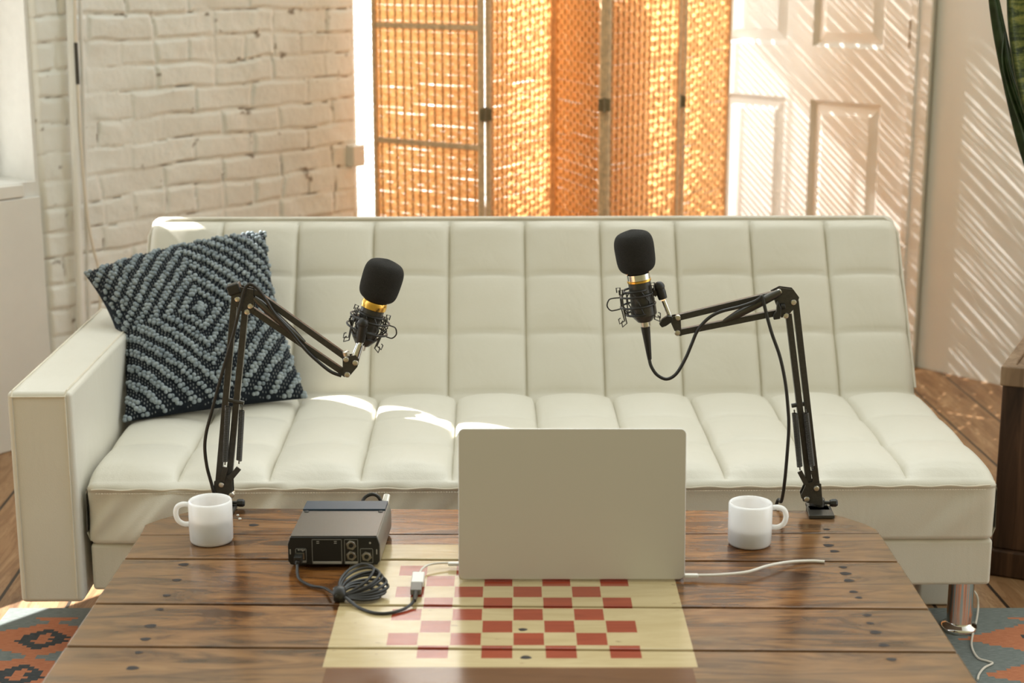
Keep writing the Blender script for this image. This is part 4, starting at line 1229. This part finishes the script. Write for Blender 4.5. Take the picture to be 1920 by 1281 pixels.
def boom(label, Y, lower, upper, plates, bolts, springs, extra, root_px):
    rp = PZ(root_px[0], root_px[1], TZ)
    arm_ = thing('boom_arm', label, 'microphone arm', (rp.x, rp.y, TZ), 'microphone boom arms clamped to the table')
    org = arm_.location
    w_ = 0.0105
    for (a, b) in lower:
        mb = MB(org); mb.bar(P(*a, Y), P(*b, Y), w_, w_); mb.build('lower_bar', M['black_metal'], arm_, bevel=0.0009)
    for (a, b) in upper:
        mb = MB(org); mb.bar(P(*a, Y), P(*b, Y), w_, w_); mb.build('upper_bar', M['black_metal'], arm_, bevel=0.0009)
    for nm, poly in plates:
        mb = MB(org)
        for off in (-0.0085, 0.0065):
            mb.prism([P(x, y, Y) + YD * off for x, y in poly], YD * 0.002)
        mb.build(nm, M['black_metal'], arm_)
    for (x, y) in bolts:
        mb = MB(org); bolt(mb, P(x, y, Y) - YD * 0.0085); mb.tube([P(x, y, Y) - YD * 0.009, P(x, y, Y) + YD * 0.010], 0.0028, 8)
        mb.build('bolt', M['steel'], arm_, smooth=True, angle=40)
    for (a, b, off, r_) in springs:
        mb = MB(org); pa_, pb_ = P(*a, Y) + YD * off, P(*b, Y) + YD * off
        d_ = (pb_ - pa_).normalized()
        spring(mb, pa_ + d_ * 0.006, pb_ - d_ * 0.006, r_, (pb_ - pa_).length / 0.0026, 0.0011)
        mb.tube([pa_, pa_ + d_ * 0.008], 0.0012, 6); mb.tube([pb_ - d_ * 0.008, pb_], 0.0012, 6)
        mb.build('spring', M['spring'], arm_, smooth=True)
    extra(arm_, org)
    return arm_

def clamp(arm_, org, post_a, post_b):
    # C clamp gripping the table's back edge
    x, y = org.x, org.y
    mb = MB(org)
    mb.prism([(x - 0.024, y - 0.030, TZ + 0.0008), (x + 0.020, y - 0.030, TZ + 0.0008), (x + 0.022, y + 0.02, TZ + 0.0008), (x - 0.020, y + 0.02, TZ + 0.0008)], (0, 0, 0.006))
    eb = YB + 0.006
    mb.box((x, (y + eb) / 2 + 0.006, TZ + 0.0038), (0.036, abs(eb - y) + 0.014, 0.006))
    mb.box((x, eb + 0.003, TZ - 0.036), (0.036, 0.006, 0.085))
    mb.box((x, eb - 0.022, TZ - 0.077), (0.036, 0.055, 0.006))
    mb.lathe([(0.014, 0), (0.013, 0.012)], (x, eb + 0.0, TZ + 0.006), n=18)
    mb.build('clamp', M['black_metal'], arm_, bevel=0.0012)
    mb = MB(org)
    mb.tube([(x, eb - 0.03, TZ - 0.125), (x, eb - 0.03, TZ - 0.050)], 0.004, 10); mb.lathe([(0.011, 0), (0.011, 0.004)], (x, eb - 0.03, TZ - 0.053), n=16); mb.tube([(x - 0.02, eb - 0.03, TZ - 0.122), (x + 0.02, eb - 0.03, TZ - 0.122)], 0.003, 8)
    mb.build('clamp_screw', M['black_metal'], arm_)
    mb = MB(org); mb.tube([(x + 0.010, eb - 0.002, TZ + 0.011), (x + 0.030, eb - 0.002, TZ + 0.010)], [0.003, 0.003], 8); mb.lathe([(0.006, 0), (0.0072, 0.004), (0.0072, 0.010), (0.005, 0.013)], (x + 0.022, eb - 0.002, TZ + 0.010), (1, 0, 0), 8); mb.build('set_screw', M['black_plastic'], arm_)
    mb = MB(org); mb.tube([post_a, post_b], 0.0075, 14); mb.build('post', M['black_metal'], arm_, smooth=True)

# ---- right arm
YR = 2.715
def ex_right(a_, org):
    clamp(a_, org, Vector((org.x + 0.004, YR + 0.004, TZ + 0.003)), P(1527, 905, YR + 0.002))
    mb = MB(org); mb.tube([P(1484, 761, YR), P(1510, 757, YR)], 0.0038, 10); mb.build('spring_peg', M['black_metal'], a_, smooth=True)
    for (p_, q_) in (((1497, 880), (1510, 905)), ((1522, 878), (1527, 900))):
        mb = MB(org); mb.bar(P(*p_, YR) - YD * 0.012, P(*q_, YR) - YD * 0.010, 0.0085, 0.0025); mb.build('spring_hook', M['black_metal'], a_)
    # thick sleeve over the upper spring
    mb = MB(org); A, B = P(1462, 545, YR) - YD * 0.0095, P(1356, 602, YR) - YD * 0.004
    mb.tube([A, A.lerp(B, .12), A.lerp(B, .3), A.lerp(B, .75), A.lerp(B, .92), B], [0.005, 0.0072, 0.0078, 0.0070, 0.0045, 0.003], 14); mb.build('spring_sleeve', M['spring'], a_, smooth=True)
    # thumb knob under the elbow
    c = P(1452, 574, YR) - YD * 0.013
    mb = MB(org); mb.lathe([(0.005, 0), (0.005, 0.008)], P(1470, 572, YR) - YD * 0.010, (-1, 0, -0.1), 12)
    mb.prism([P(1455, 560, YR) - YD * 0.018, P(1462, 574, YR) - YD * 0.018, P(1460, 594, YR) - YD * 0.018, P(1448, 596, YR) - YD * 0.018, P(1447, 588, YR) - YD * 0.018, P(1453, 580, YR) - YD * 0.018], YD * 0.009); mb.build('thumb_knob', M['black_plastic'], a_, bevel=0.001)
    # wing knob and the silver stem at the arm's end
    mb = MB(org)
    mb.prism([P(1235, 606, YR) - YD * 0.012, P(1240, 612, YR) - YD * 0.012, P(1248, 609, YR) - YD * 0.012, P(1261, 600, YR) - YD * 0.012, P(1259, 591, YR) - YD * 0.012, P(1250, 590, YR) - YD * 0.012, P(1240, 597, YR) - YD * 0.012], YD * 0.010); mb.build('thumb_knob', M['black_plastic'], a_, bevel=0.0015)
    mb = MB(org); mb.tube([P(1256, 594, YR), P(1244, 563, YR)], 0.0042, 14); mb.build('stem', M['chrome'], a_, smooth=True)
    shock(a_, org, YR, (1199, 590), (1192, 540), 0.0205, P(1243, 560, YR), P(1236, 538, YR), 1)
def shock(a_, org, Y, p0, p1, r_, swA, swB, side, g=1.0):
    A, B = P(*p0, Y), P(*p1, Y); ax = (B - A).normalized(); c = (A + B) / 2
    u = Vector((1, 0, 0)); u = (u - ax * u.dot(ax)).normalized(); v = ax.cross(u)
    def cir(R_, h, n=28, a0=0, a1=2 * math.pi): return [c + ax * h + (u * math.cos(a0 + (a1 - a0) * i / n) + v * math.sin(a0 + (a1 - a0) * i / n)) * R_ for i in range(n)]
    # swivel head
    mb = MB(org)
    mb.tube([swA, swA.lerp(swB, .5), swB], [0.0075, 0.0085, 0.008], 14); mb.ball(swB, 0.0095, 14, 8)
    mb.bar(swB, c + u * side * (r_ + 0.006) + ax * 0.008, 0.012, 0.008)
    sh_ = mb.build('swivel_head', M['black_plastic'], a_, smooth=True, angle=45)
    mb = MB(org)
    for h, k in ((0.012, 1.36 * g), (-0.006, 1.42 * g)):
        mb.tube(cir(r_ * k, h), 0.0018, 8, closed=True)
    for h, k in ((0.020, 1.08), (-0.020, 1.08)):
        mb.tube(cir(r_ * k, h), 0.0020, 8, closed=True)
    cage = mb.build('shock_mount', M['black_plastic'], a_, smooth=True)
    mb = MB(org)
    for i in range(10):
        a1, a2 = 2 * math.pi * i / 10, 2 * math.pi * (i + 0.5) / 10
        f = lambda an, R_, h: c + ax * h + (u * math.cos(an) + v * math.sin(an)) * R_
        mb.tube([f(a1, r_ * 1.08, 0.020), f(a2, r_ * 1.40 * g, 0.003)], 0.0011, 6); mb.tube([f(a2, r_ * 1.40 * g, 0.003), f(a1 + 2 * math.pi / 10, r_ * 1.08, -0.020)], 0.0011, 6)
    mb.build('elastic_cord', M['black_rubber'], cage, smooth=True)
    for an in (0.25, math.pi - 0.25, math.pi + 0.5, -0.5):
        f = lambda R_, h: c + ax * h + (u * math.cos(an) + v * math.sin(an)) * R_
        mb = MB(org)
        mb.tube([f(r_ * 1.62, 0.018), f(r_ * 1.62, 0.026), f(r_ * 1.30, 0.026), f(r_ * 1.38, 0.012), f(r_ * 1.42, -0.010), f(r_ * 1.30, -0.032), f(r_ * 1.75, -0.036), f(r_ * 1.78, -0.028), f(r_ * 1.62, -0.026)], 0.0011, 6)
        mb.build('wire_clip', M['black_metal'], cage, smooth=True)
    f = lambda s_, h, R_: c + u * side * -1 * R_ + ax * h + v * s_
    mb = MB(org)
    mb.tube(spline([f(0, 0.010, r_ * 1.2), f(-0.004, 0.012, r_ * 1.9), f(-0.002, 0.010, r_ * 2.3), f(0, 0.000, r_ * 2.52), f(0.002, -0.009, r_ * 2.3), f(0.002, -0.010, r_ * 1.9), f(0, -0.008, r_ * 1.25)], 6), 0.0012, 6)
    mb.build('wire_loop', M['black_metal'], cage, smooth=True)
boom('black boom arm on the right of the table reaching left towards its upright microphone', YR,
     [((1519, 927), (1478, 588)), ((1531, 912), (1491, 563))],
     [((1462, 549), (1268, 596)), ((1462, 585), (1268, 624))],
     [('elbow_plate', [(1446, 546), (1462, 538), (1486, 541), (1497, 556), (1492, 572), (1474, 592), (1463, 594), (1457, 575)]),
      ('end_plate', [(1254, 597), (1262, 592), (1275, 590), (1277, 628), (1268, 628)]),
      ('base_plate', [(1501, 925), (1510, 905), (1524, 900), (1538, 905), (1541, 946), (1512, 940), (1504, 937)])],
     [(1459, 546), (1486, 565), (1472, 590), (1270, 594), (1269, 622), (1529, 913), (1511, 933)],
     [((1487, 765), (1498, 878), -0.012, 0.0042), ((1508, 764), (1521, 876), -0.012, 0.0042)], ex_right, (1537, 963))

# ---- left arm
YL = 2.715
def ex_left(a_, org):
    clamp(a_, org, Vector((org.x, YL + 0.004, TZ + 0.003)), P(410, 912, YL + 0.002))
    mb = MB(org); mb.tube([P(430, 749, YL) - YD * 0.004, P(458, 755, YL) - YD * 0.004], 0.0038, 10); mb.build('spring_peg', M['black_metal'], a_, smooth=True)
    for (p_, q_) in (((425, 872), (418, 900)), ((450, 874), (432, 896))):
        mb = MB(org); mb.bar(P(*p_, YL) - YD * 0.012, P(*q_, YL) - YD * 0.010, 0.0095, 0.0025); mb.build('spring_hook', M['black_metal'], a_)
    mb = MB(org); A, B = P(478, 556, YL) - YD * 0.0090, P(572, 641, YL) - YD * 0.005
    mb.tube([A, A.lerp(B, .12), A.lerp(B, .3), A.lerp(B, .75), A.lerp(B, .92), B], [0.004, 0.0068, 0.0072, 0.0064, 0.0042, 0.003], 14); mb.build('spring_sleeve', M['spring'], a_, smooth=True)
    mb = MB(org); mb.box(P(440, 541, YL), (0.022, 0.024, 0.018), Matrix.Rotation(R(-18), 3, 'Y')); mb.build('elbow_cap', M['black_plastic'], a_, bevel=0.003)
    mb = MB(org); mb.tube([P(665, 676, YL), P(676, 645, YL)], [0.0085, 0.0070], 16); mb.tube([P(676, 645, YL), P(680, 632, YL)], 0.0045, 14); mb.build('stem', M['chrome'], a_, smooth=True, angle=50)
    mb = MB(org); mb.lathe([(0.006, 0), (0.0065, 0.008), (0.004, 0.010)], P(650, 668, YL) - YD * 0.002, (-0.2, 0, 1), 14); mb.build('thumb_knob', M['steel'], a_, smooth=True, angle=50)
    shock(a_, org, YL + 0.03, (683, 632), (697, 588), 0.0200, P(676, 640, YL), P(681, 606, YL - 0.004), -1, 1.25)
boom('left black boom arm reaching right in front of the blue pillow', YL,
     [((409, 915), (441, 547)), ((430, 896), (462, 560))],
     [((476, 546), (652, 672)), ((472, 580), (650, 702))],
     [('elbow_plate', [(433, 545), (445, 535), (476, 541), (478, 582), (462, 590), (444, 572)]),
      ('end_plate', [(643, 668), (668, 664), (674, 672), (671, 686), (654, 706), (644, 702)]),
      ('base_plate', [(403, 900), (418, 894), (436, 884), (438, 930), (401, 932)])],
     [(447, 559), (471, 572), (465, 583), (650, 672), (667, 678), (652, 700), (417, 906), (436, 925)],
     [((430, 752), (424, 868), -0.012, 0.0042), ((456, 760), (450, 866), -0.012, 0.0042)], ex_left, (418, 960))

# ================================================================ MICROPHONES
def microphone(label, Y, pA, pB, spec):
    """axis from the connector end pA to the foam top pB"""
    A, B = P(*pA, Y), P(*pB, Y); ax = (B - A).normalized(); L = (B - A).length
    mic = thing('microphone', label, 'microphone', A, 'microphones on boom arms')
    org = A
    s = L / 1.0
    def pr(pts): return [(r_ , h * L) for r_, h in pts]
    fo = spec['foam']; k = spec['r']
    mb = MB(org)
    f0_, f1_ = fo
    n = 14; pf = []
    for i in range(n + 1):
        t = i / n
        # rounded-box profile, wider above
        e_ = 5.2 if t < 0.5 else 3.4
        q_ = (2 * t - 1)
        rr = (1 - abs(q_) ** e_) ** (1 / 2.6) if abs(q_) < 1 else 0
        wd = k['foam'] * (0.92 + 0.16 * t - 0.085 * t * t)
        pf.append((max(rr * wd, 0.012 if i == 0 else 0.0001), f0_ + (f1_ - f0_) * t))
    pf2 = []
    mb.lathe(pr(pf), A, ax, 44)
    wsn = mb.build('windscreen', M['foam'], mic, smooth=True, angle=180)
    sub = wsn.modifiers.new('sub', 'SUBSURF'); sub.levels = 1; sub.render_levels = 2
    for nm, mat, pts, lb in spec['parts']:
        mb = MB(org); mb.lathe(pr(pts), A, ax, 40); o = mb.build(nm, mat, mic, smooth=True, angle=35)
        if lb: lab(o, lb)
    return mic, A, ax
bk = 0.0190
# right: pA = bottom of silver connector (1212,611), pB = foam top (1186,430)
mr, mrA, mrx = microphone('upright black foam microphone with silver and gold collar above the right half of the sofa', YR, (1211, 612), (1184, 430), dict(
    foam=(0.540, 1.0), r=dict(foam=0.0340),
    parts=[('collar', M['chrome'], [(0.0190, 0.485), (0.0196, 0.49), (0.0196, 0.548), (0.0190, 0.55)], 'silver collar'),
           ('ring', M['gold'], [(0.0192, 0.462), (0.0202, 0.466), (0.0202, 0.484), (0.0194, 0.488)], 'thin gold ring'),
           ('body', M['black_metal'], [(0.0105, 0.052), (0.0125, 0.055), (0.0205, 0.115), (0.0218, 0.125), (0.0218, 0.22), (0.0196, 0.23), (0.0190, 0.45), (0.0190, 0.463)], None),
           ('connector', M['steel'], [(0.0080, 0.0), (0.0086, 0.005), (0.0086, 0.055)], 'silver connector')]))
ml, mlA, mlx = microphone('tilted black foam microphone with broad gold collar right of the blue pillow', YL + 0.03, (676, 655), (728, 486), dict(
    foam=(0.525, 1.0), r=dict(foam=0.0352),
    parts=[('collar', M['gold'], [(0.0200, 0.455), (0.0218, 0.462), (0.0220, 0.50), (0.0210, 0.53), (0.0200, 0.54)], 'broad gold collar'),
           ('body', M['black_metal'], [(0.0105, 0.052), (0.0125, 0.055), (0.0200, 0.115), (0.0210, 0.125), (0.0212, 0.22), (0.0196, 0.23), (0.0198, 0.45), (0.0198, 0.463)], None),
           ('connector', M['steel'], [(0.0080, 0.0), (0.0086, 0.005), (0.0086, 0.055)], 'silver connector')]))

# ---- microphone cables
xa, xb = P(1209.5, 608, YR), P(1218, 674, YR)
cr = thing('microphone_cable', 'black cable looping down from the upright microphone and along the right boom arm', 'cable', xb)
mb = MB(xb); mb.tube([xa, xa.lerp(xb, .1), xa.lerp(xb, .8), xb], [0.0074, 0.0078, 0.0046, 0.0036], 16); mb.build('plug', M['black_plastic'], cr, smooth=True, angle=50)
def cpts(l, Y): return [P(x, y, Y + o) for x, y, o in l]
pts = cpts([(1217, 672, 0), (1221, 687, -.004), (1232, 703, -.008), (1250, 711, -.012), (1268, 701, -.014), (1285, 673, -.014), (1297, 645, -.014), (1308, 620, -.014), (1327, 598, -.014), (1350, 585, -.015), (1385, 576, -.017), (1412, 567, -.018), (1424, 560, -.018), (1428, 556, -.018), (1431, 562, -.019), (1436, 585, -.020), (1447, 625, -.022), (1462, 668, -.022), (1472, 715, -.022), (1477, 760, -.022), (1479, 800, -.02), (1476, 850, -.018), (1471, 905, -.012), (1465, 940, 0.010)], YR)
e1 = Vector((pts[-1].x - 0.004, 2.745, TZ + 0.004)); pts += [e1, e1 + Vector((-0.01, 0.03, -0.10)), e1 + Vector((-0.02, 0.02, -0.30))]
mb = MB(xb); mb.tube(spline(pts, 6), 0.0029, 10); mb.build('cord', M['black_rubber'], cr, smooth=True)
pl_ = cpts([(640, 705, -.004), (620, 697, -.006), (596, 678, -.008), (572, 655, -.012), (545, 622, -.014), (515, 588, -.014), (497, 560, -.014), (486, 545, -.016), (475, 535, -.018), (466, 534, -.018), (458, 545, -.018), (448, 585, -.018), (437, 630, -.018), (422, 680, -.018), (408, 730, -.018), (396, 775, -.018), (387, 810, -.018), (384, 840, -.018), (388, 875, -.016), (396, 905, -.012), (402, 925, -.008)], YL)
e2 = Vector((pl_[-1].x + 0.004, 2.748, TZ + 0.01)); pl_ += [e2, e2 + Vector((0.0, 0.02, -0.12)), e2 + Vector((0.01, 0.01, -0.30))]
cl_ = thing('microphone_cable', 'black cable running down the left boom arm past the blue pillow', 'cable', pl_[-3])
mb = MB(cl_.location); mb.tube(spline(pl_, 6), 0.0029, 10); mb.build('cord', M['black_rubber'], cl_, smooth=True)

# ================================================================ CRATE AND PLANT (right edge)
CX0, CY0, CW, CHT = 1.051, 3.45, 0.36, 0.475
cr_ = thing('wooden_crate', 'dark wooden box with a pale worn top edge at the right end of the sofa', 'crate', (CX0, CY0, 0))
mb = MB(cr_.location)
mb.box((CX0 + CW / 2, CY0 + CW / 2, 0.06 + (CHT - 0.10) / 2), (CW - 0.01, CW - 0.01, CHT - 0.10))
mb.build('box_body', M['crate'], cr_, bevel=0.006)
mb = MB(cr_.location)
for a, b in (((CX0 + CW / 2, CY0 + 0.014), (CW, 0.028)), ((CX0 + CW / 2, CY0 + CW - 0.014), (CW, 0.028)), ((CX0 + 0.014, CY0 + CW / 2), (0.028, CW - 0.056)), ((CX0 + CW - 0.014, CY0 + CW / 2), (0.028, CW - 0.056))):
    mb.box((a[0], a[1], CHT - 0.022), (b[0], b[1], 0.044))
lab(mb.build('top_rail', M['crate_rail'], cr_, bevel=0.004), 'pale worn top rail')
mb = MB(cr_.location); mb.box((CX0 + CW / 2, CY0 + CW / 2, CHT - 0.02), (CW - 0.057, CW - 0.057, 0.03)); mb.build('top_board', M['crate_rail'], cr_)
mb = MB(cr_.location); mb.box((CX0 + CW / 2, CY0 + CW / 2, 0.031), (CW + 0.014, CW + 0.014, 0.060)); mb.build('plinth', M['crate'], cr_, bevel=0.005)

cr_.rotation_euler = (0, 0, R(-25))
plc = Vector((1.295, 3.54, CHT))
plant = thing('snake_plant', 'snake plant with mottled green sword leaves at the top right', 'plant', plc)
mb = MB(plc)
mb.lathe([(0.0, 0.0), (0.075, 0.0), (0.095, 0.14), (0.105, 0.14), (0.105, 0.175), (0.095, 0.175), (0.090, 0.15), (0.0, 0.15)], plc, n=40, cap=False)
mb.build('pot', M['pot'], plant, smooth=True, angle=40)
mb = MB(plc); mb.lathe([(0.0, 0.162), (0.089, 0.160), (0.089, 0.15)], plc, n=30, cap=False); mb.build('soil', M['soil'], plant)
def leaf(pts, width, facing, curl=0.25, twist=0.0, mat='leaf'):
    sp = spline(pts, 8); n = len(sp); nv = 9
    mb = MB(plc); V = []; ed = []
    fdir = Vector(facing).normalized()
    for i, p in enumerate(sp):
        t = i / (n - 1)
        tg = (sp[min(i + 1, n - 1)] - sp[max(i - 1, 0)]).normalized()
        f2 = (Matrix.Rotation(twist * t, 3, tg) @ fdir)
        sd2 = tg.cross(f2).normalized(); nn = sd2.cross(tg)
        w_ = width * (0.45 + 0.55 * math.sin(min(1, t * 1.6) * math.pi / 2)) * (1 - max(0, (t - 0.55) / 0.45) ** 2.2)
        for k in range(nv):
            s_ = -1 + 2 * k / (nv - 1)
            V.append(p + sd2 * s_ * w_ + nn * (curl * w_ * (s_ * s_))); ed.append(1.0 if abs(s_) > 0.8 else 0.0)
    mb.grid(V, n, nv)
    o = mb.build('leaf', M[mat], plant, smooth=True, angle=180, fix=False)
    at = o.data.attributes.new('edge', 'FLOAT', 'POINT'); at.data.foreach_set('value', ed)
    md = o.modifiers.new('thick', 'SOLIDIFY'); md.thickness = 0.004; md.offset = 0
base = plc + Vector((0, 0, 0.165))
LYp = 3.50
leaf([base + Vector((-.03, -.02, 0)), P(1972, 400, LYp), P(1928, 285, LYp), P(1892, 130, LYp), P(1866, 0, LYp - .01), P(1852, -110, LYp - .02)], 0.0165, (-0.75, -0.65, 0.1), 0.5, 0.0, 'leaf_dark')
leaf([base + Vector((-.045, -.035, 0)), P(1985, 400, LYp - .05), P(1922, 235, LYp - .04), P(1888, 130, LYp - .03), P(1883, 60, LYp - .03)], 0.0085, (-0.3, -0.9, 0.1), 0.9, 0.0, 'leaf_dark')
leaf([base + Vector((0, -.045, 0)), P(1985, 330, LYp - .04), P(1944, 180, LYp - .05), P(1926, 60, LYp - .05), P(1915, -60, LYp - .05), P(1912, -200, LYp - .05)], 0.040, (-0.05, -1, 0.05), 0.35)
leaf([base + Vector((.02, 0, 0)), base + Vector((.02, .0, .25)), base + Vector((-.01, .0, .55)), base + Vector((-.03, .0, .8))], 0.035, (-.4, -1, 0), 0.3)
leaf([base + Vector((.04, .03, 0)), base + Vector((.07, .03, .25)), base + Vector((.11, .02, .5)), base + Vector((.17, .0, .7))], 0.032, (0, -1, 0.2), 0.3)

# ================================================================ FLOOR ODDMENTS AT THE RIGHT
wb = PZ(1788, 1135, 0.0)
pw = thing('power_adapter', 'white power adapter on the floor behind the chrome sofa leg', 'power adapter', (0.905, 3.29, 0))
mb = MB(pw.location); mb.box((0.905, 3.29, 0.036), (0.10, 0.05, 0.07)); mb.build('housing', M['plastic_white'], pw, bevel=0.006)
fc = [Vector((0.95, 3.28, 0.045)), PZ(1829, 1112, 0.045), PZ(1834, 1135, 0.022), PZ(1831, 1162, 0.010), PZ(1824, 1190, 0.0095), PZ(1822, 1212, 0.0095), PZ(1833, 1233, 0.0095), PZ(1852, 1240, 0.0095), PZ(1861, 1244, 0.0095), PZ(1846, 1252, 0.0095), PZ(1836, 1264, 0.0095), PZ(1833, 1275, 0.0095)]
fcb = thing('floor_cable', 'thin white cable trailing over the rug beside the chrome sofa leg', 'cable', fc[-1])
mb = MB(fc[-1]); mb.tube(spline(fc, 6), 0.0021, 8); mb.build('cord', M['cable_white'], fcb, smooth=True)
